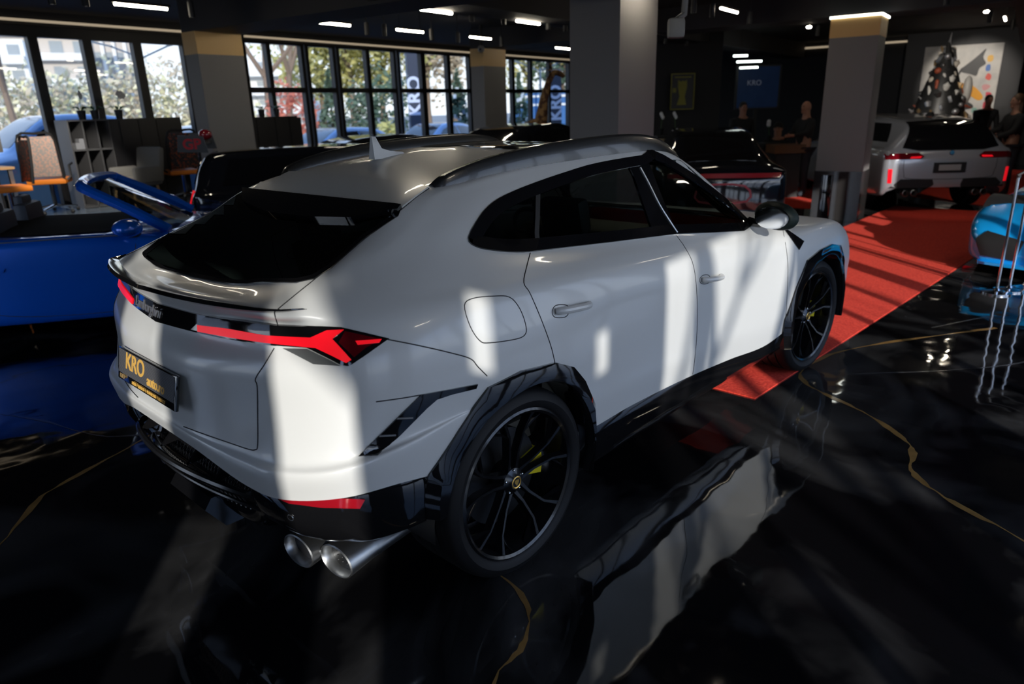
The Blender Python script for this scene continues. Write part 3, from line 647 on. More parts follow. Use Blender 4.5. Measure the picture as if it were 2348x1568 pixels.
for i, (a, b, bars) in enumerate(sr): win(19+i, V0, 'v', a, b, .12, 3.15, (-3.07,) if i == 0 else bars)
sf = [(-4.45, -3.96), (-3.47, -2.99), (1.9, 3.3), (3.9, 6.2)]  # unseen openings laid out to shape the sun bands on the car's rear
open_wall('wall_front', U0, 'u', sf+SUN_SLOT_F, V0, V1, .12, 3.15)
for i, (a, b) in enumerate(sf): win(23+i, U0, 'u', a, b, .12, 3.15)
win(27, V0, 'v', *SUN_SLOT_R[0]); win(28, U0, 'u', *SUN_SLOT_F[0])  # frames and panes of the added sun slots
# raised office floor at the window
PLAT = mat('office_floor', (.10, .13, .17), .18, noise=(2.0, (.16, .2, .25), .35, .7))
mb = MB(); rbox(mb, -2, 5.6, 9.05, V1-.1, 0, .5); struct(mb.build('floor_office', PLAT, smooth=False))
# pillars
PIL = mat('pillar_paint', (.19, .185, .185), .6); PGD = mat('pillar_gold', (.66, .42, .16), .5)
def pillar(u0, u1, v0, v1, top, cap, label, led=False, shiny=False):
    o = thing('pillar', label, 'pillar', (0, 0, 0), 0, 'square pillars of the showroom')
    c = cap if cap else 0
    mb = MB(); rbox(mb, u0, u1, v0, v1, 0, top-c); mb.build('shaft', PIL, o, smooth=False)
    if cap: mb = MB(); rbox(mb, u0-.004, u1+.004, v0-.004, v1+.004, top-c, top); mb.build('gold_band', PGD, o, smooth=False, label='gold painted band at the top')
    if led: mb = MB(); rbox(mb, u0-.02, u1+.02, v0-.02, v1+.02, top-.035, top-.005); mb.build('light_strip', mat('led_white', (1, 1, 1), .5, emit=(.95, 1, .93), es=5), o, smooth=False, label='glowing white light strip')
    mb = MB(); rbox(mb, u0-.01, u1+.01, v0-.01, v1+.01, 0, .75 if shiny else .12); mb.build('base_panel', mat('dark_panel', (.03, .028, .028), .14), o, smooth=False)
    return o
pillar(4.15, 4.90, 7.42, 7.74, 2.98, .30, 'grey pillar with gold top on the left, beside the black cabinets')
pillar(10.61, 11.42, 7.2, 7.54, 3.04, .35, 'grey pillar with gold top between the two banks of windows')
pillar(5.5, 6.5, 1.48, 2.12, 3.42, 0, 'wide plain grey pillar without gold top, rising behind the white car roof')
pillar(9.92, 10.55, -.45, .22, 2.98, .30, 'grey pillar with gold top under a glowing strip, beside the red carpet', True, True)
# ------------------------------------------------------------------ ceiling lamps
LED = mat('lamp_tube', (1, 1, 1), .5, emit=(1, .89, .70), es=46)
LB0 = MB(); LB0.box((0, 0, .03), (.62, .05, .03)); lampg = 'linear lamps hanging under the ceiling'
def lamp(u, v, z, ln, label, along=0.0):
    p = rm(u, v, z); o = thing('linear_lamp', label, 'lamp', p, RA+along, lampg)
    mb = MB(); mb.box((0, 0, .03), (ln+.06, .045, .03)); mb.build('housing', MBLK, o, smooth=False)
    mb = MB(); mb.tube([(-ln/2, 0, 0), (ln/2, 0, 0)], .017, 8); mb.build('tube', LED, o)
    for s in (-1, 1):
        mb = MB(); mb.tube([(s*ln*.4, 0, .04), (s*ln*.4, 0, 3.42-z)], .003, 5); mb.build('cord', MBLK, o)
    return o
L1 = ['leftmost glowing linear lamp, low above the left windows', 'glowing linear lamp second in the row over the left windows', 'glowing linear lamp just right of the beam crossing', 'glowing linear lamp third in the window row, left of the camera dome', 'small far glowing linear lamp beside the tall plain pillar']
for (u, v), t, ln in zip([(2.72, 6.17), (5.5, 6.05), (7.05, 5.99), (8.92, 5.98), (12.34, 6.28)], L1, (.62, .62, .62, .62, .6)): lamp(u, v, 3.05, ln, t)
for (u, v), t in zip([(5.25, 3.9), (7.17, 3.79), (12.33, 3.57)], ['glowing linear lamp at the top edge between the two beams', 'glowing linear lamp close left of the tall plain pillar', 'short glowing linear lamp right of the tall plain pillar']): lamp(u, v, 3.0 if u < 12 else 3.05, .6, t)
for (u, v), t in zip([(8.58, 1.31), (5.9, 1.2), (1.5, 1.2), (2.5, -.9), (.3, -3.4), (5.2, -3.3), (9.5, -3.4), (13.59, -1.82), (15.6, -2.1)],
     ['glowing linear lamp right of the tall plain pillar near the top edge', 'glowing linear lamp cut by the top edge beside the tall plain pillar', 'linear lamp over the white car', 'linear lamp over the right side of the white car', 'linear lamp over the dark aisle near the viewer', 'linear lamp over the dark aisle right of the white car', 'linear lamp over the bright blue sports car', 'glowing linear lamp at the upper right corner', 'second glowing linear lamp in the upper right corner, beyond the first']):
    lamp(u, v, 3.05, .7, t)
for k, (u, v, ln) in enumerate([(18.6, 4.2, .7), (19.2, 4.0, 1.1), (20.0, 4.0, .8), (20.8, 3.8, 1.0)]):  # lower three are lamp reflections in glass, built as glowing tubes
    q = gz([1698, 1718, 1717, 1737][k], [128, 141, 155, 170][k], 2.9-.13*k)
    o = dp([1698, 1718, 1717, 1737][k], [128, 141, 155, 170][k], 15.2+.7*k); ln = [.3, .55, .42, .46][k]
    t = thing('linear_lamp', ['topmost short glowing lamp of the stack in the dark meeting area', 'longest glowing lamp reflection in the stack of the dark meeting area', 'third glowing lamp reflection down in the stack of the dark meeting area', 'lowest glowing lamp reflection in the stack of the dark meeting area'][k], 'lamp', o, YAW-pi/2-.1, 'lamps stacked over the meeting area')
    mb = MB(); mb.tube([(-ln/2, 0, 0), (ln/2, 0, 0)], .022, 8); mb.build('tube', mat('soft_tube', (1, 1, 1), .5, emit=(.9, 1, .95), es=4), t)
    mb = MB(); mb.tube([(0, 0, 0), (0, 0, 3.42-o.z)], .004, 5); mb.build('cord', MBLK, t)
SPOT = MB(); SPOT.lathe([(0, .17), (.035, .17), (.035, 0), (.028, -.002), (.026, .02), (0, .02)], 14); sp0 = None
spots = [(120, 10), (198, 15), (441, 40), (842, 80), (882, 83), (990, 92), (1050, 98), (1150, 107), (1082, 50), (1257, 68), (1590, 30), (1632, 40), (1718, 55), (1526, 100), (1574, 105), (1873, 82), (2170, 12), (2268, 52), (2320, 68), (1155, 57), (1297, 72)]
places = ['first from the left, at the top edge over the left windows', 'second from the left, over the left windows', 'left of the gold topped left pillar', 'below the second window lamp, left one', 'below the second window lamp, right one', 'left of the far window lamp', 'right of the third window lamp', 'above the gold topped middle pillar', 'between the two rows of lamps', 'left of the tall plain pillar, under the lamp', 'right of the tall plain pillar at the top edge', 'beside the grey projector', 'in the upper middle of the right half', 'under the grey projector, left one', 'under the grey projector, right one', 'left of the lit pillar', 'at the top edge near the upper right corner', 'beside the first upper right lamp', 'rightmost, under the upper right lamps', 'small one over the window side beam', 'small one beside the tall plain pillar under the beam']
for (x, y), pl_ in zip(spots, places):
    p = gz(x, y, 2.93 if y > 60 or x > 1300 else 2.95)
    if (p-CP).length > 17: p = CP+ray(x, y)*15.5
    o = thing('ceiling_spotlight', 'small black cylinder spotlight, '+pl_, 'spotlight', p, 0, 'black cylinder spotlights')
    mb = MB(); mb.lathe([(0, .17), (.035, .17), (.035, 0), (.030, -.002)], 14); mb.build('can', MBLK, o)
    mb = MB(); mb.lathe([(0, .006), (.030, .004)], 12); mb.build('lens', mat('spot_lens', (.5, .5, .5), .4, emit=(1, .95, .9), es=.25), o)
    mb = MB(); mb.tube([(0, 0, .17), (0, 0, 3.42-p.z)], .008, 6); mb.build('stem', MBLK, o)
for q in ((1855, 62), (2262, 27)):
    p = CP+ray(*q)*12.3; o = thing('round_downlight', 'small round glowing downlight '+('left of the lit pillar' if q[0] < 2000 else 'right of the lit pillar near the top edge'), 'lamp', p)
    MB().ball((0, 0, 0), .045, 12, (1, 1, .5)).build('lens', LED, o); MB().tube([(0, 0, 0), (0, 0, 3.42-p.z)], .02, 8).build('stem', MBLK, o)
p = dp(1103, 112, 14.2); o = thing('camera_dome', 'grey round security camera beside the gold topped middle pillar', 'camera', p)
MB().ball((0, 0, 0), .07, 16).build('dome', mat('dome_grey', (.18, .18, .19), .3), o); MB().ball((-.055, -.03, -.01), .03, 10).build('camera_lens', GBLK, o); MB().tube([(0, 0, .05), (0, 0, 3.42-p.z)], .03, 8).build('stem', MBLK, o)
p = dp(1550, 65, 6.0); o = thing('projector', 'grey projector on a bent arm under the ceiling right of the tall pillar', 'projector', p, .7); PG = mat('projector_grey', (.17, .17, .17), .5)
MB().box((0, 0, 0), (.12, .14, .16), .03).build('body', PG, o); MB().tube([(0, 0, .06), (.10, -.08, .12), (.11, -.09, .3), (.11, -.09, 3.42-p.z)], .028, 8).build('arm', PG, o)
# ------------------------------------------------------------------ red carpet, gold veins
CARP = mat('red_carpet', (.92, .070, .035), .9, noise=(60, (.76, .038, .020), .4, .6, .3))
def flat(name, poly, z0, z1, m): mb = MB(); mb.prism(poly, z0, z1); return mb.build(name, m, smooth=False)
tag(flat('red_carpet', [(2.28, -.895), (8.9, -1.03), (11.6, -.75), (11.9, -.5), (11.9, 1.0), (9.0, .93), (2.28, .75)], 0, .008, CARP), 'red carpet runner under the white car, streaked with sun', 'carpet', 'red carpets')
tag(flat('red_carpet', [(10.9, 1.85), (13.0, 2.2), (17.5, 3.2), (17.4, 4.6), (13.0, 3.7), (10.8, 2.6)], 0, .008, CARP), 'red carpet behind the lit pillar beside the black sports car', 'carpet', 'red carpets')
tag(flat('red_carpet', [(12.0, -1.4), (20, -.9), (20, 1.6), (13.4, 1.1)], 0, .007, CARP), 'red carpet under the silver wagon', 'carpet', 'red carpets')
VEIN = mat('gold_vein', (.30, .17, .055), .10, noise=(9, (.16, .09, .03), .3, .75)); VEIN2 = mat('grey_vein', (.05, .05, .052), .12)
def vein(pts, w, m=VEIN, label='', n=6):
    P = refine_row([Vector((a, b, 0)) for a, b in pts], n); vs = []
    for i, q in enumerate(P):
        t = (P[min(i+1, len(P)-1)]-P[max(0, i-1)]).normalized(); nn = Vector((-t.y, t.x, 0)); ww = w*(.75+.5*sin(i*.7)+R.uniform(-.12, .12)*1.5)/1.0
        q = q+nn*R.uniform(-.004, .004); vs += [q+nn*max(.2*w, ww)+Vector((0, 0, .0012)), q-nn*max(.2*w, ww)+Vector((0, 0, .0012))]
    mb = MB(); mb.raw(vs, [(2*i, 2*i+1, 2*i+3, 2*i+2) for i in range(len(P)-1)]); o = mb.build('floor_vein', m, smooth=False); return tag(o, label, 'floor inlay', 'marbling veins in the black floor')
vein([(-1.65, .75), (-1.43, .98), (-1.2, 1.3), (-1.07, 1.39), (-.74, 1.54), (-.3, 1.75)], .014, label='gold vein in the floor at the lower left edge')
vein([(-.62, -1.42), (-.50, -1.27), (-.33, -1.24), (-.18, -1.13), (-.10, -.94), (-.12, -.7)], .011, label='gold vein in the floor below the rear wheel')
vein([(1.1, -3.0), (1.54, -2.44), (1.68, -2.17), (1.80, -2.0), (1.93, -1.90), (2.12, -1.86), (2.27, -1.77), (2.48, -1.52), (2.62, -1.25), (2.74, -1.05), (2.95, -.93), (3.41, -.95), (3.9, -1.15), (4.39, -1.44), (4.9, -1.75)], .017, label='long gold vein sweeping over the floor at the right')
vein([(-1.25, 3.2), (-1.04, 2.77), (-.88, 2.42), (-.69, 1.83), (-.2, 1.5)], .010, VEIN2, label='grey vein in the floor beside the blue convertible')
vein([(3.1, -1.2), (3.6, -1.7), (4.2, -2.1), (5.2, -2.3)], .010, VEIN2, label='grey vein in the floor near the bright blue sports car')
vein([(4.6, -1.35), (5.3, -1.7), (5.9, -2.3)], .008, VEIN2, label='thin grey vein beside the chrome posts')

# ------------------------------------------------------------------ other cars
def loft_car(name, label, cat, loc, rz, paint, st, grp=None, track=.78, axles=(1.25, -1.25), wr=.34, skipwin=None, glass=GLD):
    """stations (x, wt, zt, wb, zb, w, zm, zs): roof/deck width and height, belt width and height, flank width, mid and sill height"""
    root = thing(name, label, cat, loc, rz, grp); rows = []
    for (x, wt, zt, wb, zb, w, zm, zs) in st:
        rows.append([Vector((x, 0, zt+.015)), Vector((x, -wt*.55, zt+.010)), Vector((x, -wt*.93, zt-.01)), Vector((x, -(wt*.7+wb*.3), zt*.62+zb*.38)), Vector((x, -wb, zb)), Vector((x, -w*.985, zb-.10*(zb-zs))), Vector((x, -w, zm)), Vector((x, -w*.985, zs+.05)), Vector((x, -w*.92, zs))])
    g = grid_refine(rows, 4, 5); cN = len(g[0]); V = [p for r in g for p in r]
    F = [(i*cN+k, i*cN+k+1, (i+1)*cN+k+1, (i+1)*cN+k) for i in range(len(g)-1) for k in range(cN-1)]; n0 = len(V)
    V2 = V+[Vector((p.x, -p.y, p.z)) for p in V]; F2 = F+[tuple(n0+i for i in f[::-1]) for f in F]
    for i in (0, len(g)-1):                                             # end caps
        for k in range(cN-1):
            a, b = i*cN+k, i*cN+k+1; F2.append((a, b, n0+b, n0+a))
    bv = bvh_of(V2, F2); mb = MB(); mb.raw(V2, F2)
    dele = [f for f in mb.bm.faces if any(hypot(f.calc_center_median().x-ax, f.calc_center_median().z-wr) < wr+.045 and abs(f.calc_center_median().y) > .55 for ax in axles)]
    bmesh.ops.delete(mb.bm, geom=dele, context='FACES'); mb.build('body', paint, root, ang=50)
    for ax in axles:
        for s in (-1, 1):
            mb = MB(); mb.at((ax, 0, wr)); mb.lathe([(wr+.05, s*(track+.14)), (wr+.05, s*.5), (.05, s*.5)], 24, 'Y', (-.05, pi+.05)); mb.build('wheel_well', MBLK, root)
            w = bpy.data.objects.new('wheel', None); COL.objects.link(w); w.parent = root; w.location = (ax, s*track, wr)
            mb = MB(); mb.lathe([(r*wr, s*y) for r, y in ((.72, .10), (.9, .125), (.98, .10), (1, .06), (1, -.08), (.9, -.11))], 32, 'Y'); mb.build('tyre', RUB, w)
            mb = MB(); mb.lathe([(.72*wr, s*.10), (.68*wr, s*.11), (.66*wr, s*.04), (.1*wr, s*.03), (.0, s*.03)], 32, 'Y'); rim = mb.build('rim', RIMM, w)
            mb = MB()
            for k in range(5):
                t = 2*pi*k/5; mb.tube([(0, s*.08, 0), (.69*wr*cos(t), s*.10, .69*wr*sin(t))], [.03, .02], 6)
            mb.build('spokes', RIMM, rim)
    return root, bv
def xside(bv):
    def mk(s):
        def pr(x, z):
            h = bv.ray_cast(Vector((x, s*3, z)), Vector((0, -s, 0)))
            if h[0] is None: return None
            n = h[1]; return h[0], (-n if n.y*s < 0 else n)
        return pr
    return mk(-1)
def xend(bv, s):
    def pr(y, z):
        h = bv.ray_cast(Vector((s*4, y, z)), Vector((-s, 0, 0)))
        if h[0] is None: return None
        n = h[1]; return h[0], (-n if n.x*s < 0 else n)
    return pr
def xtop(bv):
    def pr(x, y):
        h = bv.ray_cast(Vector((x, y, 3)), Vector((0, 0, -1)))
        if h[0] is None: return None
        n = h[1]; return h[0], (-n if n.z < 0 else n)
    return pr
BLUE = mat('blue_metallic_paint', (.002, .12, .70), .22, metal=.25, coat=1); BPAINT = mat('black_car_paint', (.008, .009, .012), .08, coat=1)
SILV = mat('silver_paint', (.42, .43, .47), .22, metal=.35, coat=1); CYAN = mat('bright_blue_paint', (.01, .40, .95), .2, metal=.2, coat=1)
# blue convertible
cst = [(-2.25,.35,.70,.62,.66,.66,.45,.30),(-2.15,.55,.84,.78,.76,.82,.50,.22),(-1.8,.62,.93,.86,.84,.92,.55,.20),(-1.25,.62,.97,.86,.87,.95,.60,.18),(-.75,.66,.93,.84,.88,.92,.55,.17),(0,.70,.90,.84,.885,.90,.55,.16),(.65,.66,.90,.83,.87,.90,.55,.16),(1.0,.62,.88,.82,.84,.91,.58,.17),(1.4,.50,.83,.82,.82,.93,.60,.18),(1.8,.45,.74,.76,.74,.88,.52,.2),(2.1,.35,.62,.62,.62,.72,.45,.24),(2.25,.2,.5,.4,.5,.45,.38,.28)]
cab, cbv = loft_car('convertible_car', 'blue convertible with its roof down at the left edge', 'car', (.22, 5.03, 0), radians(-31), BLUE, cst, axles=(1.25, -1.2))
XT, XS = xtop(cbv), xside(cbv)
patch('cockpit', [(-.95,-.66),(.45,-.72),(.62,-.5),(.62,.5),(.45,.72),(-.95,.66)], XT, .012, .02, mat('cockpit_leather', (.006, .006, .008), .9, spec=.1), cab, .12)
seam('waist_strip', [(-1.0,.868),(0,.875),(.62,.868)], XS, .006, STL, cab, .1, True, .004)
seam('panel_gap', [(.72,.84),(.66,.55),(.60,.22)], XS, .003, GAP, cab, .05, True)
seam('panel_gap', [(-.78,.85),(-.80,.6),(-.62,.36),(-.35,.26),(.1,.22),(.6,.22)], XS, .003, GAP, cab, .05, True)
patch('door_handle', [(-.62,.665),(-.30,.675),(-.32,.64),(-.60,.635)], XS, .015, .02, BLUE, cab, .06, True)
frm = [(.72,-.74,.88),(.42,-.68,1.07),(.12,-.60,1.235),(.04,-.52,1.285),(.0,0,1.305),(.04,.52,1.285),(.12,.60,1.235),(.42,.68,1.07),(.72,.74,.88)]
frm = [(x+.25, y, z) for x, y, z in frm]
mb = MB(); mb.tube(refine_row([Vector(p) for p in frm], 4), .048, 8); wf = mb.build('windscreen_frame', BLUE, cab)
rows = []
for k in range(9):
    t = k/8; rows.append([(.97+.14*(1-(2*j/8-1)**2)-(.74)*t, (2*j/8-1)*(.74-.20*t), .86+.43*t) for j in range(9)])
mb = MB(); mb.raw([p for r in rows for p in r], [(i*9+j, i*9+j+1, (i+1)*9+j+1, (i+1)*9+j) for i in range(8) for j in range(8)]); mb.build('windscreen', glassmat('screen_glass', (.25, .28, .28)), wf)
for s in (-1, 1):
    mb = MB(); mb.at((-.45, s*.36, 0)); mb.box((0, 0, .93), (.13, .46, .32), .05); mb.box((-.03, 0, 1.08), (.09, .26, .16), .04); mb.build('seat', mat('seat_blue_grey', (.03, .04, .06), .5), cab)
    mb = MB(); mb.ball((.70, s*1.02, .955), 1, 16, (.12, .15, .075)); m1 = mb.build('door_mirror', BLUE, cab); mb = MB(); mb.box((.72, s*.91, .90), (.09, .16, .07), .02); mb.build('mirror_stalk', MBLK, m1)
mb = MB(); mb.at((.52, .36, .93), ry=radians(65)); mb.tube([(.17*cos(t), .17*sin(t), 0) for t in [2*pi*i/20 for i in range(21)]], .014, 6); mb.box((0, 0, 0), (.06, .3, .02)); mb.build('steering_wheel', SEATM, cab)
# black small hatchback with a rear wing
hst = [(-1.92,.50,.80,.70,.78,.74,.55,.30),(-1.85,.58,1.02,.80,.90,.83,.60,.22),(-1.72,.56,1.30,.80,.93,.86,.60,.2),(-1.5,.58,1.39,.81,.95,.87,.60,.2),(-.8,.60,1.41,.82,.96,.87,.60,.2),(.1,.60,1.40,.82,.95,.87,.60,.2),(.5,.58,1.34,.82,.94,.87,.58,.2),(.85,.62,1.10,.80,.93,.87,.58,.2),(1.0,.60,.98,.78,.92,.87,.58,.2),(1.5,.50,.93,.76,.86,.86,.55,.2),(1.85,.4,.80,.6,.74,.70,.48,.25),(1.93,.3,.62,.45,.6,.5,.45,.3)]
hr = radians(-30); hv = Vector((cos(hr), sin(hr), 0)); lv = Vector((-sin(hr), cos(hr), 0)); hp = Vector((1.87, 6.3, 0))+hv*1.92+lv*.87
hat, hbv = loft_car('hatchback_car', 'small black hatchback with a rear wing, behind the blue convertible', 'car', hp, hr, BPAINT, hst, axles=(1.2, -1.25), wr=.31)
HS, HE = xside(hbv), xend(hbv, -1)
patch('side_window', [(-1.5,1.0),(-.35,1.0),(-.35,1.33),(-1.38,1.31)], HS, .004, .01, GBLK, hat, .12, True); patch('side_window', [(-.28,1.0),(.68,.99),(.35,1.31),(-.28,1.33)], HS, .004, .01, GBLK, hat, .12, True)
patch('rear_window', [(-.55,1.02),(.55,1.02),(.47,1.31),(-.47,1.31)], HE, .012, .02, GBLK, hat, .05)
for s in (-1, 1):
    patch('tail_light', [(s*.62,.74),(s*.74,.74),(s*.75,.95),(s*.64,.95)], HE, .012, .03, REDL, hat, .05)
mb = MB(); mb.box((-1.80, 0, 1.50), (.26, 1.16, .035), .01); wing = mb.build('rear_wing', MBLK, hat)
for s in (-1, 1):
    mb = MB(); mb.prism([(-1.98, 1.42), (-1.62, 1.40), (-1.66, 1.60), (-1.95, 1.62)], s*.60-.012, s*.60+.012, 'Y'); mb.build('wing_end_plate', mat('end_plate_grey', (.05, .055, .06), .4), wing)
t = text('GP', .17, mat('red_print', (.45, .01, .02), .5), 'wing_lettering', wing, None, .002, bold=.006); t.data.transform(Matrix(((1, 0, 0, -1.80), (0, 0, -1, -.615), (0, 1, 0, 1.505), (0, 0, 0, 1))))
mb = MB(); mb.at((-1.85, .35, 1.52)); mb.ball((0, 0, .02), .09, 14, (1, 1, .8)); o = mb.build('crash_helmet', mat('dark_red_gloss', (.25, .01, .02), .15, coat=1), None)
P_ = hat.matrix_world @ Vector((-1.72, .30, 1.60)); o.data.transform(Matrix.Translation(P_-Vector((-1.85, .35, 1.54)))); tag(o, 'dark red helmet resting on the rear wing of the small black hatchback', 'helmet')
# two more dark cars whose roofs show above the white car
sst = [(-2.3,.5,.85,.72,.80,.78,.55,.3),(-2.2,.62,.98,.84,.92,.88,.60,.25),(-1.7,.60,1.12,.84,.97,.92,.62,.22),(-1.1,.58,1.38,.84,1.0,.93,.62,.2),(-.4,.60,1.45,.84,1.0,.93,.62,.2),(.3,.60,1.43,.84,.99,.93,.62,.2),(.8,.62,1.22,.83,.98,.93,.6,.2),(1.15,.60,1.02,.82,.95,.93,.6,.2),(1.7,.5,.95,.78,.88,.92,.58,.2),(2.15,.4,.80,.62,.74,.78,.5,.25),(2.3,.3,.62,.45,.6,.5,.45,.3)]
def coupe(name, label, loc, rz, paint, zs=1.0, glass_on=True):
    st = [(x, wt, zt*zs, wb, zb*zs, w, zm*zs, z0) for x, wt, zt, wb, zb, w, zm, z0 in sst]
    r, b = loft_car(name, label, 'car', loc, rz, paint, st, axles=(1.4, -1.4), wr=.34); S, E, Fr = xside(b), xend(b, -1), xend(b, 1)
    patch('side_window', [(-1.35,1.04*zs),(-.3,1.04*zs),(-.3,1.36*zs),(-1.0,1.31*zs)], S, .004, .01, GBLK, r, .14, True); patch('side_window', [(-.24,1.04*zs),(.92,1.02*zs),(.5,1.27*zs),(.2,1.35*zs),(-.24,1.36*zs)], S, .004, .01, GBLK, r, .14, True)
    T = xtop(b); patch('rear_window', [(-2.0,-.48),(-1.1,-.48),(-1.1,.48),(-2.0,.48)], T, .004, .01, GBLK, r, .14); patch('windscreen', [(.35,-.5),(1.05,-.56),(1.1,0),(1.05,.56),(.35,.5)], T, .004, .01, GBLK, r, .14)
    return r, b
coupe('estate_car', 'dark car roof with a row of sky reflections below the far windows', (6.9, 8.75, 0), radians(-6), BPAINT, .97)
c3, b3 = coupe('saloon_car', 'glossy black saloon roof reflecting blue sky in front of the giraffe statue', (8.35, 6.35, 0), radians(8), BPAINT, 1.06)
spc, sbv = coupe('sports_car', 'black sports car seen from behind, between the plain pillar and the lit pillar', (9.55, 3.45, 0), radians(35), BPAINT, .97)
SE = xend(sbv, -1); patch('light_bar', [(-.78,.86),(.78,.86),(.78,.80),(-.78,.80)], SE, .008, .01, mat('light_bar_red', (.35, .01, .02), .2, coat=1), spc, .1); frame('plate_recess', [(-.30,.70),(.30,.70),(.34,.46),(-.34,.46)], .025, SE, .006, .012, mat('recess_red_light', (.4, .02, .04), .3), spc, .06)  # red light on the black rear is put into the recess frame colour
# silver wagon
wst = [(-2.5,.55,.95,.72,.90,.86,.60,.42),(-2.42,.66,1.08,.86,1.0,.97,.62,.36),(-2.30,.65,1.30,.90,1.04,1.0,.64,.28),(-2.0,.60,1.43,.88,1.06,1.0,.64,.25),(-1.2,.64,1.50,.88,1.06,.98,.64,.22),(0,.66,1.52,.88,1.06,.97,.62,.2),(.6,.64,1.46,.88,1.05,.97,.62,.2),(1.1,.64,1.2,.86,1.03,.98,.62,.2),(1.4,.62,1.08,.84,1.0,.98,.62,.2),(2.0,.52,.98,.80,.92,.96,.6,.2),(2.4,.42,.82,.62,.76,.78,.5,.25),(2.5,.3,.66,.45,.64,.5,.45,.3)]
wh = radians(40); wc = dp(2168, 440, 11.4); wc.z = 0; wl = wc+Vector((cos(wh), sin(wh), 0))*2.5
wag, wbv = loft_car('estate_car', 'silver estate car seen from behind on red carpet at the right', 'car', wl, wh, SILV, wst, axles=(1.5, -1.5), wr=.37, track=.86)
WE = xend(wbv, -1); WS = xside(wbv)
patch('rear_window', [(-.74,1.04),(-.5,.995),(.5,.995),(.74,1.04),(.55,1.42),(0,1.445),(-.55,1.42)], WE, .014, .02, GBLK, wag, .045)
patch('side_window', [(-2.05,1.12),(-.3,1.12),(-.3,1.42),(-1.7,1.40)], WS, .004, .01, GBLK, wag, .14, True); patch('side_window', [(-.24,1.12),(1.0,1.10),(.5,1.40),(-.24,1.42)], WS, .004, .01, GBLK, wag, .14, True)
for s in (-1, 1):
    patch('tail_light', [(s*.98,.955),(s*.50,.965),(s*.42,.91),(s*.46,.875),(s*.97,.87)], WE, .012, .03, REDD, wag, .08); patch('tail_light_glow', [(s*.62,.91),(s*.46,.915),(s*.48,.885),(s*.64,.885)], WE, .016, .01, REDL, wag, .06)
    patch('side_reflector', [(s*.88,.72),(s*.93,.72),(s*.92,.50),(s*.87,.50)], WE, .012, .02, REDL, wag, .06); patch('lower_intake', [(s*.24,.55),(s*.74,.56),(s*.90,.42),(s*.82,.30),(s*.15,.30)], WE, .008, .02, MBLK, wag, .08)
    for k in (0, 1): MB().at((-2.47, s*(.48+.13*k), .33)).lathe([(.05, .1), (.055, 0), (.048, -.004), (.045, .05)], 16, 'X').build('exhaust_tip', STL, wag)
patch('number_plate_holder', [(-.25,.81),(.25,.81),(.25,.65),(-.25,.65)], WE, .012, .02, MBLK, wag, .08); patch('number_plate', [(-.17,.775),(.17,.775),(.17,.685),(-.17,.685)], WE, .018, .01, mat('plate_silver', (.3, .3, .3), .4), wag, .08)
seam('tailgate_gap', [(-.72,.86),(-.70,.66),(-.55,.56),(.55,.56),(.70,.66),(.72,.86)], WE, .004, GAP, wag, .06)
h = WE(0, .96); MB().at(h[0]).lathe([(0, -.012), (.035, -.012), (.04, -.004)], 20, 'X').build('badge', CHR, wag)
mb = MB(); mb.prism([(-1.75, 1.50), (-1.5, 1.505), (-1.6, 1.56), (-1.72, 1.57)], -.02, .02, 'Y'); mb.build('roof_aerial', MBLK, wag)
# bright blue sports car nose
kst = [(-2.2,.5,.85,.7,.8,.85,.5,.25),(-1.8,.6,.95,.8,.86,.95,.52,.2),(-1.0,.58,1.08,.82,.86,.96,.5,.18),(-.3,.55,1.15,.82,.82,.94,.45,.16),(.3,.56,1.08,.80,.78,.93,.42,.15),(.8,.55,.85,.78,.72,.94,.42,.15),(1.2,.5,.72,.78,.70,.97,.42,.15),(1.7,.5,.64,.76,.62,.95,.38,.14),(2.1,.5,.54,.70,.52,.86,.32,.13),(2.28,.4,.40,.6,.38,.72,.26,.12),(2.32,.3,.26,.5,.25,.6,.2,.12)]
kh = radians(173); kl = Vector((9.2, -2.15, 0))
kc, kbv = loft_car('sports_car', 'bright blue sports car with black intakes, cut by the right edge', 'car', kl, kh, CYAN, kst, axles=(1.3, -1.3), wr=.34, track=.80)
KF = xend(kbv, 1)
for s in (-1, 1):
    patch('front_intake', [(s*.30,.38),(s*.66,.44),(s*.74,.36),(s*.66,.20),(s*.34,.18)], KF, .016, .03, MBLK, kc, .03); KTp = xtop(kbv)
patch('windscreen', [(.35,-.5),(1.05,-.55),(1.1,0),(1.05,.55),(.35,.5)], xtop(kbv), .004, .01, GBLK, kc, .14)
mb = MB(); mb.prism([(1.9, -.85), (2.38, -.66), (2.46, 0), (2.38, .66), (1.9, .85)], .12, .145); mb.build('front_splitter', CYAN, kc, smooth=False)
# chrome barrier posts
PST = None
for (x, y, hh, lab) in [(6.16, -1.53, 1.12, 'leftmost chrome post on a round base in front of the bright blue sports car'), (6.35, -1.60, 1.12, 'middle chrome post on a round base in front of the bright blue sports car'), (6.55, -1.70, 1.12, 'rightmost chrome post on a round base at the right edge')]:
    o = thing('barrier_post', lab, 'post', (x, y, 0), 0, 'chrome posts by the bright blue car')
    MB().lathe([(0, .0), (.13, .0), (.13, .014), (.03, .03), (.018, .05)], 28).build('base', CHR, o); MB().tube([(0, 0, .03), (0, 0, hh)], .014, 10).build('pole', CHR, o); MB().tube([(-.02, .01, hh-.01), (.30, -.28, hh+.20)], .012, 8).build('arm', MBLK, o); MB().lathe([(.019, hh-.03), (.02, hh), (.0, hh+.01)], 12).build('cap', MBLK, o)

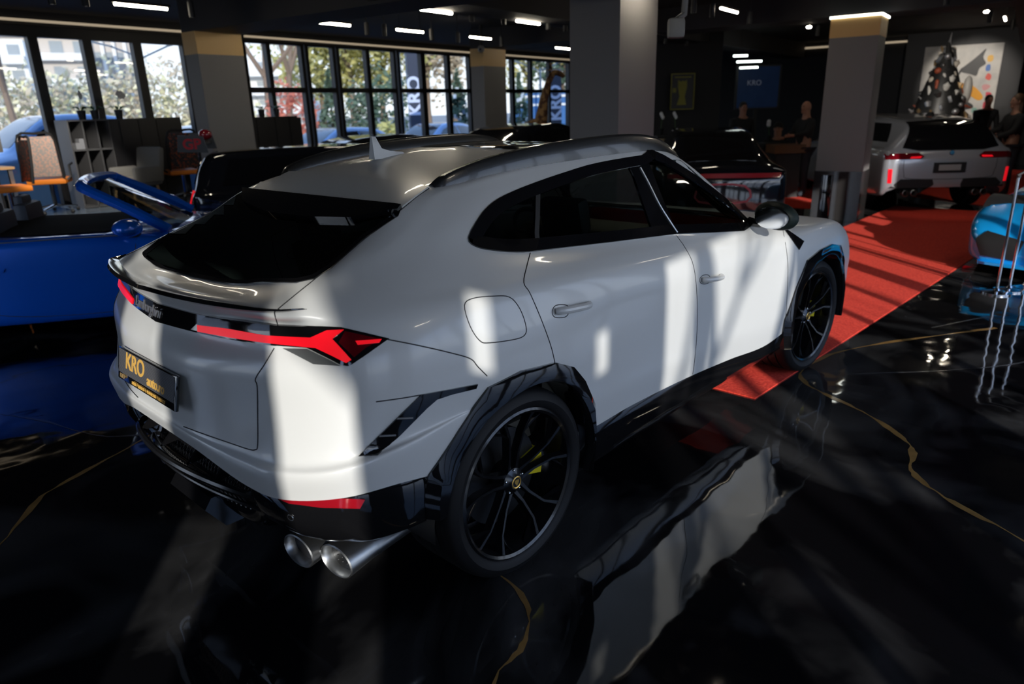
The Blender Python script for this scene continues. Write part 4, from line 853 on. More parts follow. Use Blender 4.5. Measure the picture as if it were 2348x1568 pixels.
# ------------------------------------------------------------------ office furniture
def rloc(u, v, z=.5): return rm(u, v, z)
ORG = mat('orange_seat', (.80, .22, .015), .6); MESHG = mat('grey_mesh', (.32, .30, .29), .7, noise=(40, (.55, .34, .27), .45, .55)); MESHD = mat('dark_mesh', (.03, .028, .03), .7, noise=(30, (.30, .06, .02), .5, .62)); GRF = mat('grey_fabric', (.22, .215, .20), .85); LWD = mat('light_wood', (.42, .26, .12), .5)
def office_chair(p, rz, sc, label, mesh, arms=True):
    o = thing('office_chair', label, 'chair', p, rz, 'office chairs on the raised floor'); o.scale = (sc,)*3
    MB().box((0, 0, .47), (.48, .50, .08), .03).build('seat', ORG, o)
    mb = MB(); mb.at((-.25, 0, .50), ry=-.12); mb.box((0, 0, .32), (.035, .44, .56), .02); mb.build('backrest', mesh, o)
    mb = MB(); mb.at((-.25, 0, .50), ry=-.12); P = [(0, -.24, .02), (0, -.25, .3), (0, -.20, .62), (0, 0, .64), (0, .20, .62), (0, .25, .3), (0, .24, .02)]; mb.tube(refine_row([Vector(q) for q in P], 3), .018, 6); mb.build('back_frame', MBLK, o)
    MB().tube([(0, 0, .12), (0, 0, .44)], .03, 8).build('gas_column', CHR, o)
    for k in range(5):
        t = 2*pi*k/5+.3; l = MB().tube([(0, 0, .12), (.30*cos(t), .30*sin(t), .075)], [.022, .014], 6).build('leg', CHR, o); MB().ball((.30*cos(t), .30*sin(t), .032), .03, 8).build('castor', MBLK, l)
    if arms:
        for s in (-1, 1): MB().tube([(-.12, s*.25, .48), (-.10, s*.30, .52), (-.10, s*.30, .68), (.12, s*.30, .70)], .017, 6).build('armrest', MBLK, o)
def on_plat(x, y): return gz(x, y, .5)
pc = rm(2.75, 9.55, .5); office_chair(pc, YAW+.35, 1.03, 'office chair with pale mesh back and bright orange seat, in the sun', MESHG)
office_chair(rm(4.60, 9.10, .5), YAW+.7, 1.0, 'dark office chair with orange seat right of the grey armchair', MESHD)
office_chair(rm(5.22, 9.30, .5), YAW+.9, 1.0, 'dark office chair with orange seat behind the small hatchback wing', MESHD)
office_chair(rm(1.95, 8.95, .5), YAW+2.4, 1.0, 'office chair at the left edge with only its orange seat showing', MESHD, False)
o = thing('armchair', 'grey tub armchair on wooden legs in front of the black cabinets', 'armchair', rm(3.75, 9.0, .5), YAW+pi-.5)
MB().box((0, 0, .40), (.56, .58, .14), .05).build('seat', GRF, o)
mb = MB(); mb.at((-.26, 0, .42), ry=-.18); mb.box((0, 0, .22), (.10, .58, .54), .05); mb.build('backrest', GRF, o)
for s in (-1, 1): MB().at((0, s*.29, .44)).box((-.02, 0, .06), (.46, .08, .24), .035).build('armrest', GRF, o)
for a in (-1, 1):
    for b in (-1, 1): MB().tube([(a*.2, b*.22, .33), (a*.25, b*.25, 0)], [.022, .014], 8).build('leg', LWD, o)
# low black cabinets
CABM = mat('black_cabinet', (.018, .018, .02), .35); SHLF = mat('shelf_edge', (.10, .10, .105), .5)
o = thing('cabinet', 'black cabinet with open cube shelves at its left end, under three orchids', 'cabinet', (0, 0, 0))
mb = MB(); cz0, cz1, v_ = .5, 1.84, 9.62
rbox(mb, 3.82, 5.05, v_, v_+.40, cz0, cz1); mb.build('cupboard', CABM, o, smooth=False)
mb = MB(); rbox(mb, 3.22, 3.82, v_+.37, v_+.40, cz0, cz1); mb.build('back_panel', CABM, o, smooth=False)
for u in (3.20, 3.41, 3.62, 3.82):
    mb = MB(); rbox(mb, u-.01, u+.01, v_, v_+.40, cz0, cz1); mb.build('upright', SHLF, o, smooth=False)
for z in (.52, .95, 1.39, 1.83):
    mb = MB(); rbox(mb, 3.20, 3.83, v_, v_+.40, z-.012, z+.012); mb.build('shelf', SHLF, o, smooth=False)
for u in (4.13, 4.44, 4.75):
    mb = MB(); rbox(mb, u-.15, u+.15, v_-.02, v_, cz0+.03, cz1-.03); mb.build('door', CABM, o, smooth=False)
o = thing('cabinet', 'long black cabinet row between the left pillar and the middle windows', 'cabinet', (0, 0, 0))
mb = MB(); rbox(mb, 5.62, 7.55, v_, v_+.40, .0, 1.80); mb.build('cupboard', CABM, o, smooth=False)
for u in (5.85, 6.28, 6.71, 7.14, 7.48):
    mb = MB(); rbox(mb, u-.14, u+.14, v_-.02, v_, .1, 1.77); mb.build('door', CABM, o, smooth=False)
# orchids
LEAF = mat('orchid_leaf', (.05, .13, .03), .45); PET = mat('orchid_petal', (.78, .78, .80), .5); POT = mat('black_pot', (.015, .015, .016), .25)
orchids = [(3.52, 1.84, 1, 'orchid with white bloom, left one of the three on the left cabinet'), (3.72, 1.84, 0, 'orchid without bloom in the middle of the three on the left cabinet'), (4.10, 1.84, 1, 'orchid with white bloom and long leaves, right one on the left cabinet'),
           (5.98, 1.80, 1, 'orchid with round white bloom against the dark left pillar'), (6.42, 1.80, 0, 'orchid plant left of the window post on the long cabinet'), (6.85, 1.80, 0, 'orchid plant beside the window post on the long cabinet'), (7.20, 1.80, 2, 'spiky potted plant at the right end of the long cabinet')]
for u, z, fl, lab in orchids:
    o = thing('potted_orchid', lab, 'plant', rm(u, v_+.18, z), R.uniform(0, 3), 'potted plants on the black cabinets')
    MB().lathe([(0, 0), (.05, 0), (.065, .14), (.058, .14), (.055, .12), (0, .12)], 16).build('pot', POT, o)
    for k in range(5):
        t = 2*pi*k/5+R.uniform(-.3, .3); L = R.uniform(.13, .24); c, s = cos(t), sin(t); w = .028
        mb = MB(); mb.raw([(0, 0, .12), (c*L*.5-s*w, s*L*.5+c*w, .20), (c*L*.5, s*L*.5, .185), (c*L*.5+s*w, s*L*.5-c*w, .20), (c*L, s*L, .15+.03*(k % 2))], [(0, 1, 2), (0, 2, 3), (1, 4, 2), (2, 4, 3)]); mb.build('leaf', LEAF, o)
    MB().tube([(0, 0, .12), (.02, 0, .25), (.05, .01, .36), (.12, .02, .41)], .004, 5).build('stem', LEAF, o)
    if fl == 1:
        for k in range(4):
            mb = MB(); mb.at((.06+.03*k, .01*k, .38-.02*(k % 2))); [mb.ball((.028*cos(a), 0, .028*sin(a)), .030, 8, (1, .4, 1)) for a in (0, 1.57, 3.14, 4.71)]; mb.build('flower', PET, o)
for k, (u, z, lab) in enumerate([(3.30, 1.44, 'pale box on the upper left cube shelf'), (3.37, 1.44, 'smaller pale box beside it on the upper left cube shelf')]):
    mb = MB(); rbox(mb, u-.03-.01*k, u+.03+.01*k, v_+.03, v_+.15, 1.405, 1.50+.06*k); tag(mb.build('box', mat('pale_card', (.30, .31, .34), .6), smooth=False), lab, 'box')
# desk, monitor
o = thing('office_desk', 'wooden office desk at the left edge', 'desk', rm(1.75, 9.35, .5), RA)
MB().box((-.35, .1, .73), (1.5, .7, .035)).build('desktop', LWD, o, smooth=False)
for a in (-1, 1):
    for b in (-1, 1): MB().box((a*.7-.35, .1+b*.3, .36), (.05, .05, .72)).build('leg', STL, o, smooth=False)
o = thing('monitor', 'grey backed computer monitor on the desk at the left edge', 'monitor', rm(1.95, 9.5, 1.25), RA+.2)
MB().box((0, 0, .36), (.56, .04, .36), .01).build('screen', mat('monitor_grey', (.14, .135, .13), .5), o); MB().box((0, .03, .12), (.05, .03, .26)).build('stand', STL, o); MB().box((0, .0, .008), (.24, .2, .015)).build('foot', STL, o)
# giraffe statue
def skinned(name, verts, edges, radii, m, parent, sub=1, root=0):
    me = bpy.data.meshes.new(name); me.from_pydata([tuple(v) for v in verts], edges, []); o = link(name, me, parent, m)
    o.modifiers.new('skin', 'SKIN'); 
    for i, r in enumerate(radii):
        sv = me.skin_vertices[0].data[i]; sv.radius = (r, r) if not isinstance(r, tuple) else r; sv.use_root = (i == root)
    s = o.modifiers.new('sub', 'SUBSURF'); s.levels = sub; s.render_levels = sub
    dg = bpy.context.evaluated_depsgraph_get(); nm = bpy.data.meshes.new_from_object(o.evaluated_get(dg)); o.modifiers.clear(); o.data = nm
    if not nm.materials: nm.materials.append(m)
    for p in nm.polygons: p.use_smooth = True
    return o
GIR = mat('giraffe_coat', (.42, .23, .08), .6, noise=(9, (.10, .035, .012), .50, .56))
gp = dp(1205, 290, 15.2); gp.z = 0
o = thing('giraffe_statue', 'tall brown giraffe statue in front of the far windows', 'statue', gp, YAW-pi/2+.15); o.scale = (1.12,)*3
V = [(0,0,1.10),(.25,0,1.18),(-.35,0,1.02),(.32,0,1.42),(.36,0,1.75),(.46,0,2.08),(.56,0,2.26),(.66,0,2.24),(.78,0,2.16)]; E_ = [(0,1),(0,2),(1,3),(3,4),(4,5),(5,6),(6,7),(7,8)]; r_ = [.25,.22,.20,.13,.09,.062,.065,.06,.035]
for x, y in ((.25, .12), (.25, -.12), (-.35, .12), (-.35, -.12)):
    b = 1 if x > 0 else 2; i = len(V); V += [(x, y, .85), (x+.02, y, .48), (x, y, .08)]; E_ += [(b, i), (i, i+1), (i+1, i+2)]; r_ += [.09, .045, .04]
g = skinned('body', V, E_, r_, GIR, o, 2)
for s in (-1, 1):
    MB().tube([(.53, s*.03, 2.30), (.50, s*.04, 2.42)], [.012, .016], 6).build('horn', GIR, o); MB().ball((.50, s*.09, 2.30), .05, 8, (.5, 1, .4)).build('ear', GIR, o)
MB().tube([(-.52, 0, 1.05), (-.60, 0, .8), (-.58, 0, .6)], [.02, .012, .02], 6).build('tail', GIR, o)
# ------------------------------------------------------------------ people in the back
SKIN = mat('skin', (.42, .20, .13), .55); HAIRD = mat('dark_hair', (.02, .014, .01), .7); DKC = mat('dark_cloth', (.012, .012, .014), .85); JEAN = mat('dark_jeans', (.025, .032, .045), .85)
def person(label, loc, rz, pose='stand', hair=None, top=DKC, legs=JEAN, arm=(.34, 1.12), arm2=(.10, .85), cap=None, grp=None, long_hair=False):
    o = thing('person', label, 'person', loc, rz, grp); dz = 0 if pose == 'stand' else -.42
    hipz = .95+dz; B = []
    V = [(0,0,hipz),(0,0,hipz+.22),(0,0,hipz+.45),(0,0,hipz+.56),(.01,0,hipz+.64),(.02,0,hipz+.72)]; E_ = [(0,1),(1,2),(2,3),(3,4),(4,5)]; r_ = [(.15,.11),(.14,.10),(.17,.11),(.06,.06),(.075,.085),(.07,.08)]
    ends = []
    for s, a in ((1, arm), (-1, arm2)):
        i = len(V); sx, sz = 0, hipz+.46; ex, ez = a[0]*.4-.03, (sz+a[1]+dz)/2-.07; hx, hz = a[0], a[1]+dz
        V += [(sx, s*.20, sz), (ex, s*.24, ez), (hx, s*.17, hz), (hx+.07, s*.16, hz+.005)]; E_ += [(2, i), (i, i+1), (i+1, i+2), (i+2, i+3)]; r_ += [.062, .045, .030, .034]; ends.append((hx+.10, s*.16, hz))
    for s in (1, -1):
        i = len(V)
        if pose == 'stand': V += [(0, s*.10, hipz-.08), (.02, s*.11, .50), (0, s*.12, .09), (.13, s*.13, .05)]
        else: V += [(.10, s*.10, hipz), (.45, s*.12, .50), (.46, s*.12, .09), (.58, s*.12, .05)]
        E_ += [(0, i), (i, i+1), (i+1, i+2), (i+2, i+3)]; r_ += [.09, .062, .045, .04]
    skinned('body', V, E_, r_, SKIN, o, 1)
    # clothing: a looser copy over torso and arms, another over the legs
    nv = [v for v in V]; top_i = [0,1,2]+[6,7,8]+[10,11,12]+[3]; mp = {k: j for j, k in enumerate(top_i)}
    rr = [(.172,.135),(.165,.125),(.20,.14)]+[.085,.060,.044]*2+[.095]
    tv = [list(V[k]) for k in top_i]; skinned('jacket', tv, [(mp[a], mp[b]) for a, b in E_ if a in mp and b in mp], rr, top, o, 1)
    lg = [0]+[14,15,16,17]+[18,19,20,21]; mp = {k: j for j, k in enumerate(lg)}; skinned('trousers', [V[k] for k in lg], [(mp[a], mp[b]) for a, b in E_ if a in mp and b in mp], [(.165,.125)]+[.105,.076,.058,.052]*2, legs, o, 1)
    hz = hipz+.70
    mb = MB(); mb.ball((.02, 0, hz+.035), 1, 16, (.095, .076, .112)); mb.ball((.112, 0, hz+.02), 1, 8, (.022, .014, .022)); mb.ball((.085, 0, hz-.05), 1, 8, (.035, .035, .03)); [mb.ball((.015, s*.08, hz+.03), 1, 8, (.02, .012, .03)) for s in (-1, 1)]; hd = mb.build('head', SKIN, o)
    for s in (-1, 1): MB().ball((.105, s*.032, hz+.055), .010, 8).build('eye', HAIRD, hd)
    MB().tube([(.112, -.025, hz-.025), (.116, 0, hz-.027), (.112, .025, hz-.025)], .005, 5).build('mouth', mat('lips', (.3, .09, .07), .5), hd)
    for ex, ey, ez in ends:
        mb = MB(); mb.ball((ex-.02, ey, ez), 1, 8, (.045, .022, .034))
        for k in range(4): mb.tube([(ex+.015, ey-.004, ez+.022-.015*k), (ex+.05-.004*abs(k-1.5), ey-.006, ez+.018-.014*k), (ex+.068-.006*abs(k-1.5), ey-.016, ez+.012-.013*k)], [.0085, .008, .006], 6)
        mb.tube([(ex-.02, ey+.012, ez+.02), (ex+.02, ey+.020, ez+.045)], [.010, .007], 6); mb.build('hand', SKIN, o)
    if hair: mb = MB(); mb.ball((-.005, 0, hz+.065), 1, 14, (.105, .088, .112)); mb.build('hair', hair, o)
    if long_hair: mb = MB(); mb.ball((-.04, 0, hz-.10), 1, 12, (.07, .10, .22)); mb.build('long_hair', hair, o)
    if hair and not cap and hair is not HAIRD: pass
    if cap: mb = MB(); mb.ball((.0, 0, hz+.09), 1, 14, (.11, .095, .09)); mb.box((.12, 0, hz+.085), (.11, .13, .012), .004); mb.build('cap', cap, o)
    return o
p2 = dp(1840, 405, 12.2); p2.z = 0
def gnd(x, y, t): q = dp(x, y, t); q.z = 0; return q
person('bald person in dark jacket and jeans standing left of the lit pillar', gnd(1846, 300, 13.6), YAW+pi/2+.25, arm=(.38, 1.18), arm2=(.36, 1.12))
person('bearded person in black with dark hair, leaning behind the black sports car', gnd(1703, 260, 15.6), YAW+pi+.1, hair=HAIRD, arm=(.25, .95), arm2=(.25, .95))
person('person in a black cap sitting at the counter behind the black sports car', gnd(1785, 290, 14.6), YAW+pi-.5, 'sit', hair=HAIRD, cap=DKC, arm=(.35, 1.05), arm2=(.35, 1.05))
BRN = mat('brown_hair', (.10, .05, .025), .6)
person('person with long brown hair in black beside the silver car', gnd(2322, 300, 12.8), YAW+pi/2-.1, hair=BRN, top=DKC, arm=(.36, 1.08), arm2=(.34, 1.14), long_hair=True)
person('person standing in front of the painting behind the silver car', gnd(2262, 260, 17.0), YAW+pi-.2, hair=HAIRD, arm=(.2, .95))
# counters and small things of the meeting area
WD2 = mat('brown_wood', (.16, .07, .025), .5)
o = thing('counter', 'brown wooden counter between the sitting and the standing person', 'counter', gnd(1803, 320, 13.7), YAW-pi/2)
MB().box((0, 0, .93), (.60, .5, .16)).build('top', WD2, o, smooth=False); MB().box((0, .02, .42), (.5, .4, .84)).build('base', MBLK, o, smooth=False)
o = thing('counter', 'cream fronted counter behind the roof of the white car, under two white orchids', 'counter', gnd(1545, 315, 14.2), YAW-pi/2+.15)
MB().box((-.1, 0, .60), (.62, .5, 1.16)).build('base', mat('cream_front', (.62, .52, .36), .6), o, smooth=False); MB().box((-.1, 0, 1.20), (.70, .56, .05)).build('top', MBLK, o, smooth=False)
for k, (x, t, zt) in enumerate([(1515, 14.2, 1.225), (1548, 14.2, 1.225), (1765, 14.5, 1.01)]):
    q = gnd(x, 300, t); q.z = zt; o = thing('potted_orchid', ['white orchid on the cream counter, left one beside the plain pillar', 'white orchid on the cream counter, right one under the poster', 'white orchid between the two people at the wooden counter'][k], 'plant', q, k, 'white orchids in the meeting area')
    MB().lathe([(0, 0), (.045, 0), (.06, .13), (0, .12)], 14).build('pot', POT, o); MB().tube([(0, 0, .1), (.02, 0, .25), (.04, 0, .34)], .005, 5).build('stem', LEAF, o)
    for j in range(3): MB().ball((.03, .02*j-.02, .34+.035*j), .04, 8, (1, .7, 1)).build('flower', PET, o)
o = thing('table', 'small dark table under the third white orchid', 'table', gnd(1765, 300, 14.5), YAW); MB().lathe([(0, 1.0), (.22, 1.0), (.22, .97), (.03, .95), (.03, .03), (.18, .02), (.18, 0)], 20).build('pedestal', MBLK, o)
o = thing('poster', 'framed black poster with a yellow cup figure', 'poster', dp(1565, 210, 15.0), YAW-pi/2-.1); YL = mat('poster_yellow', (.22, .20, .02), .6)
MB().box((0, .02, 0), (.48, .02, .72)).build('panel', MBLK, o, smooth=False)
mb = MB(); [mb.box(c, d) for c, d in (((0, 0, .355), (.50, .03, .02)), ((0, 0, -.355), (.50, .03, .02)), ((-.24, 0, 0), (.02, .03, .72)), ((.24, 0, 0), (.02, .03, .72)))]; mb.build('frame', YL, o, smooth=False)
MB().prism([(-.11, -.27), (.09, -.27), (.05, -.10), (.09, .10), (.08, .24), (.04, .20), (0, .22), (-.05, .20), (-.10, .24), (-.10, .10), (-.06, -.10)], -.006, .004, 'Y').build('figure', YL, o, smooth=False); MB().box((0, 0, .29), (.34, .012, .025)).build('title_bar', YL, o, smooth=False); MB().box((-.17, 0, .03), (.07, .012, .09)).build('badge', YL, o, smooth=False)
q = dp(1565, 210, 15.15); o2 = thing('partition', 'dark partition wall carrying the poster', 'partition', (q.x, q.y, 0), YAW-pi/2-.1); MB().box((-.35, .06, 1.71), (2.3, .08, 3.42)).build('panel', WALL, o2, smooth=False)
o = thing('screen', 'large dim screen with blue glow behind the bearded person', 'screen', dp(1738, 200, 17.2), YAW-pi/2)
MB().box((0, .02, 0), (1.10, .04, 1.02)).build('bezel', MBLK, o, smooth=False); MB().box((0, .06, -(o.location.z)/2), (.08, .03, o.location.z)).build('stand', MBLK, o, smooth=False); MB().box((0, -.004, 0), (1.0, .01, .94)).build('display', mat('blue_screen', (.004, .008, .02), .8, noise=(1.5, (.008, .022, .055), .4, .7), emit=(.05, .16, .5), es=.02), o, smooth=False)
t = text('KRO', .17, mat('screen_text', (.2, .22, .28), .5, emit=(.5, .55, .7), es=.05), 'screen_lettering', o, None, .001); t.data.transform(Matrix(((1, 0, 0, -.1), (0, 0, -1, -.012), (0, 1, 0, .10), (0, 0, 0, 1))))
# painting and ornament tree
o = thing('painting', 'large white painting with an orange banana shape and black strokes', 'painting', dp(2196, 196, 18.3), RA-pi/2)
PW, PH = 1.72, 1.95
MB().box((0, .03, 0), (PW+.9, .04, PH+.7)).build('surround', mat('surround_grey', (.04, .04, .042), .7), o, smooth=False)
MB().box((0, 0, 0), (PW, .03, PH)).build('canvas', mat('canvas_white', (.48, .46, .43), .7, noise=(3, (.36, .35, .34), .4, .7)), o, smooth=False)
def blot(pts, m, nm, d=.022): MB().prism(smooth_poly(pts, 3), -d, -.012, 'Y').build(nm, m, o, smooth=False)
blot([(-.50,.02),(-.46,.10),(-.38,.04),(-.1,.06),(.30,.0),(.52,-.18),(.60,-.32),(.50,-.38),(.25,-.24),(-.1,-.18),(-.40,-.20)], mat('banana_orange', (.62, .27, .01), .6), 'banana_shape')
blot([(.0,.36),(.22,.58),(.36,.72),(.50,.86),(.46,.66),(.54,.50),(.42,.40),(.38,.22),(.24,.26)], MBLK, 'black_stroke'); blot([(-.12,.02),(-.02,.22),(.06,.40),(.02,.42),(-.06,.24),(-.16,.04)], MBLK, 'black_stroke')
blot([(-.3,-.5),(-.1,-.36),(.3,-.42),(.42,-.55),(.2,-.62),(-.1,-.75),(-.35,-.70)], MBLK, 'black_stroke')
for c, col in (((.62, .62), (.6, .36, .1)), ((.60, .40), (.08, .16, .4)), ((.64, .18), (.55, .1, .08)), ((.62, -.05), (.5, .25, .25)), ((.70, -.25), (.55, .05, .08)), ((.68, -.5), (.45, .04, .06)), ((.45, -.62), (.2, .35, .3)), ((.66, -.75), (.3, .3, .1)), ((.1, -.45), (.5, .36, .2)), ((-.5, .3), (.3, .3, .3))):
    blot([(c[0]+.08*cos(a)*R.uniform(.6, 1.3), c[1]+.08*sin(a)*R.uniform(.6, 1.3)) for a in [k*pi/3 for k in range(6)]], mat('blot_%02d' % int(abs(col[0]*90+col[1]*9)), col, .7), 'colour_blot', .02)
tp = gnd(2148, 280, 15.8); o = thing('ornament_tree', 'silver tree of piled metal ornaments with a spike, behind the silver car', 'sculpture', tp); o.scale = (1.08, 1.08, .99)
MB().lathe([(.42, 1.2), (.50, 1.4), (.40, 1.8), (.25, 2.3), (.10, 2.7), (.02, 2.95)], 20).build('core', mat('core_dark', (.05, .05, .05), .4, metal=.6), o); MB().tube([(0, 0, 2.75), (.03, -.02, 3.15)], [.05, .004], 8).build('spire', mat('tin', (.5, .5, .52), .3, metal=.8), o); MB().lathe([(.2, 0), (.2, 1.25), (.42, 1.25)], 16).build('stand', MBLK, o)
cols = [mat('tin', (.5, .5, .52), .3), mat('white_enamel', (.7, .68, .64), .4), mat('dull_steel', (.2, .2, .2), .3, metal=.8), mat('cream_enamel', (.55, .50, .42), .5), mat('bronze', (.3, .2, .1), .4, metal=.5), mat('tin', (.5, .5, .52), .3), mat('dull_steel', (.2, .2, .2), .3), mat('rust_red', (.35, .07, .03), .5)]
for k in range(88):
    hh = 1.22+1.6*(k/88)**1.15; rr = (.60-.36*(hh-1.2)/1.0) if hh < 2.2 else (.24-.16*(hh-2.2)/.7); t = k*2.4; rr = max(.06, rr)
    c = (rr*cos(t), rr*sin(t), hh+R.uniform(-.04, .04)); m_ = R.choice(cols); sz = R.uniform(.045, .10)
    mb = MB(); mb.at(c, rz=R.uniform(0, 3), ry=R.uniform(-.6, .6)); ch = k % 4
    if ch == 0: mb.ball((0, 0, 0), sz*.8, 10)
    elif ch == 1: mb.box((0, 0, 0), (sz, sz*.8, sz*2.2), .01)
    elif ch == 2: mb.lathe([(0, -sz), (sz*.6, -sz*.6), (sz*.8, sz*.6), (.3*sz, sz), (0, sz*1.4)], 10)
    else: mb.tube([(-sz, 0, -sz), (0, 0, sz*.4), (sz, 0, sz)], [sz*.2, sz*.4, sz*.15], 7)
    mb.build('ornament', m_, o)
mb = MB(); mb.at((.16, -.42, 1.95)); mb.ball((0, 0, 0), 1, 14, (.09, .09, .30)); mb.build('white_figure', mat('white_enamel', (.7, .68, .64), .4), o)
for s, x, y, z in (('exit', 2018, 320, 14.5), ):
    q = dp(x, y, z); o = thing('indicator_lamp', 'small green glowing panel left of the silver car', 'lamp', q, YAW-pi/2); MB().box((0, 0, 0), (.09, .02, .13)).build('panel', mat('green_glow', (.1, .3, .25), .5, emit=(.25, .8, .65), es=.5), o, smooth=False); MB().tube([(0, .03, -q.z+.0), (0, .03, 0)], .012, 6).build('pole', MBLK, o)
q = gnd(1893, 440, 10.55); o = thing('loudspeaker', 'slim black loudspeaker standing against the lit pillar', 'speaker', (q.x, q.y, 0), RA); MB().box((0, 0, .38), (.10, .16, .76), .01).build('case', GBLK, o)

# added spot over the office, stands in for sunlight on the chairs
sp = bpy.data.lights.new('spot_light', 'SPOT'); sp.energy = 420; sp.spot_size = radians(38); sp.spot_blend = .35; sp.color = (1, .93, .82); sp.shadow_soft_size = .06
so = bpy.data.objects.new('spot_light', sp); COL.objects.link(so); so.location = rm(2.0, 6.9, 3.0); so.rotation_euler = (rm(2.9, 9.5, .9)-rm(2.0, 6.9, 3.0)).to_track_quat('-Z', 'Y').to_euler()

for (px, py, t_, tgt, en) in ((2200, 55, 15.8, dp(2222, 196, 18.3), 260), (2120, 40, 8.6, dp(2160, 330, 11.2), 60), (2140, 30, 12.6, dp(2166, 190, 15.8), 160)):  # spots on the silver car and the ornament tree are added fill
    a = dp(px, py, t_); d_ = bpy.data.lights.new('spot_light', 'SPOT'); d_.energy = en; d_.spot_size = radians(50); d_.spot_blend = .6; d_.color = (1, .92, .82); d_.shadow_soft_size = .05
    o_ = bpy.data.objects.new('spot_light', d_); COL.objects.link(o_); o_.location = (a.x, a.y, 2.95); o_.rotation_euler = (tgt-o_.location).to_track_quat('-Z', 'Y').to_euler()

# ------------------------------------------------------------------ outdoors
GRD = mat('asphalt', (.22, .21, .20), .9, noise=(.6, (.30, .29, .27), .35, .65))
mb = MB(); mb.box((20, 20, -.12), (420, 420, .1)); struct(mb.build('ground', GRD, smooth=False))
LG1 = mat('leaf_yellow_green', (.55, .53, .20), .8, noise=(1.2, (.72, .66, .30), .35, .65)); LG2 = mat('leaf_pale_brown', (.66, .55, .42), .85, noise=(1.0, (.78, .70, .55), .35, .65)); LG3 = mat('leaf_dark_green', (.09, .15, .10), .8, noise=(1.5, (.16, .23, .16), .4, .6)); LRD = mat('leaf_red', (.72, .26, .18), .8); BRK = mat('bark', (.22, .16, .12), .9)
def leafy(m):
    n = m.node_tree; b = n.nodes['Principled BSDF']; o = [x for x in n.nodes if x.type == 'OUTPUT_MATERIAL'][0]; t = n.nodes.new('ShaderNodeBsdfTranslucent'); x = n.nodes.new('ShaderNodeMixShader'); x.inputs[0].default_value = .4
    c = b.inputs['Base Color']; 
    if c.links: n.links.new(c.links[0].from_socket, t.inputs[0])
    else: t.inputs[0].default_value = c.default_value
    n.links.new(b.outputs[0], x.inputs[1]); n.links.new(t.outputs[0], x.inputs[2]); n.links.new(x.outputs[0], o.inputs[0])
for _m in (LG1, LG2, LG3, LRD): leafy(_m)
def at_(px, t, z=0): q = dp(px, 270, t); q.z = z; return q
def foliage(mb, c, rx, rz_, n, sz, cone=False):
    vs = []; fs = []
    for k in range(n):
        while True:
            a, b, e = R.uniform(-1, 1), R.uniform(-1, 1), R.uniform(-1, 1)
            r = a*a+b*b+e*e
            if .25 < r <= 1: break
        if cone: w = (1-e)/2; a *= w*1.05; b *= w*1.05
        lump = 1+.25*sin(a*5+c[0])*sin(b*4+e*5)
        p = Vector((c[0]+a*rx*lump, c[1]+b*rx*lump, c[2]+e*rz_*lump)); s = sz*R.uniform(.6, 1.3)
        u = Vector((R.uniform(-1, 1), R.uniform(-1, 1), R.uniform(-1, 1))).normalized(); v = u.orthogonal().normalized(); i = len(vs)
        vs += [p-u*s, p+v*s*.6, p+u*s, p-v*s*.6]; fs.append((i, i+1, i+2, i+3))
    mb.raw(vs, fs)
def branches(mb, p, d, L, r, depth, spread=.55):
    q = p+d*L; mid = (p+q)/2+Vector((R.uniform(-1, 1), R.uniform(-1, 1), 0))*L*.06
    mb.tube([p, mid, q], [r, r*.85, r*.68], 6 if r > .03 else 4, False)
    if depth > 0:
        for k in range(3 if depth > 1 else 2):
            nd = (d+Vector((R.uniform(-1, 1), R.uniform(-1, 1), R.uniform(-.35, .75)))*spread).normalized(); branches(mb, q, nd, L*R.uniform(.62, .82), r*.62, depth-1, spread)
def tree(name, label, loc, h, rx, leaf, n=1300, sz=.30, bare=False, cone=False, grp=None, depth=3):
    o = thing(name, label, 'tree', loc, 0, grp)
    if bare: mb = MB(); branches(mb, Vector((0, 0, -.1)), Vector((.03, .02, 1)).normalized(), h*.33, h*.018, depth+1, .6); mb.build('trunk_and_branches', BRK, o); return o
    if cone:
        mb = MB(); mb.tube([(0, 0, -.1), (0, 0, h*.9)], [h*.02, .02], 6); mb.build('trunk', BRK, o); mb = MB(); foliage(mb, (0, 0, h*.53), rx, h*.5, n, sz, True); mb.build('foliage', leaf, o, smooth=False); return o
    mb = MB(); branches(mb, Vector((0, 0, -.1)), Vector((.02, .03, 1)).normalized(), h*.34, h*.02, 2); mb.build('trunk', BRK, o)
    mb = MB(); foliage(mb, (0, 0, h*.62), rx, h*.40, n, sz)
    for k in range(3): foliage(mb, (R.uniform(-1, 1)*rx*.6, R.uniform(-1, 1)*rx*.6, h*R.uniform(.5, .8)), rx*.5, h*.18, n//5, sz)
    mb.build('foliage', leaf, o, smooth=False); return o
TG = 'trees seen through the windows'
tree('tree', 'bare tree outside the leftmost window', at_(20, 26), 9, 2, None, bare=True, grp=TG)
tree('tree', 'bare tree outside the first window right of the left pillar', at_(618, 34), 11, 2, None, bare=True, grp=TG)
tree('tree', 'wide bare tree against the white sky, second window right of the left pillar', at_(672, 38), 12, 2, None, bare=True, grp=TG, depth=3)
tree('tree', 'tall yellow green tree left of the middle of the right hand windows', at_(742, 44), 9.5, 3.2, LG1, 2400, .20, grp=TG)
tree('tree', 'tall yellow green tree behind the two round dark bushes', at_(815, 42), 11, 3.4, LG1, 2600, .20, grp=TG)
tree('tree', 'tall yellow green tree left of the first street lamp pole of the right windows', at_(880, 44), 10.5, 3.4, LG1, 2600, .20, grp=TG)
tree('tree', 'bare brownish tree between the banner and the middle pillar', at_(985, 46), 12, 3.4, LG2, 1500, .22, grp=TG)
tree('tree', 'pale brown tree just left of the middle pillar', at_(1048, 48), 12, 3.2, LG2, 1500, .22, grp=TG)
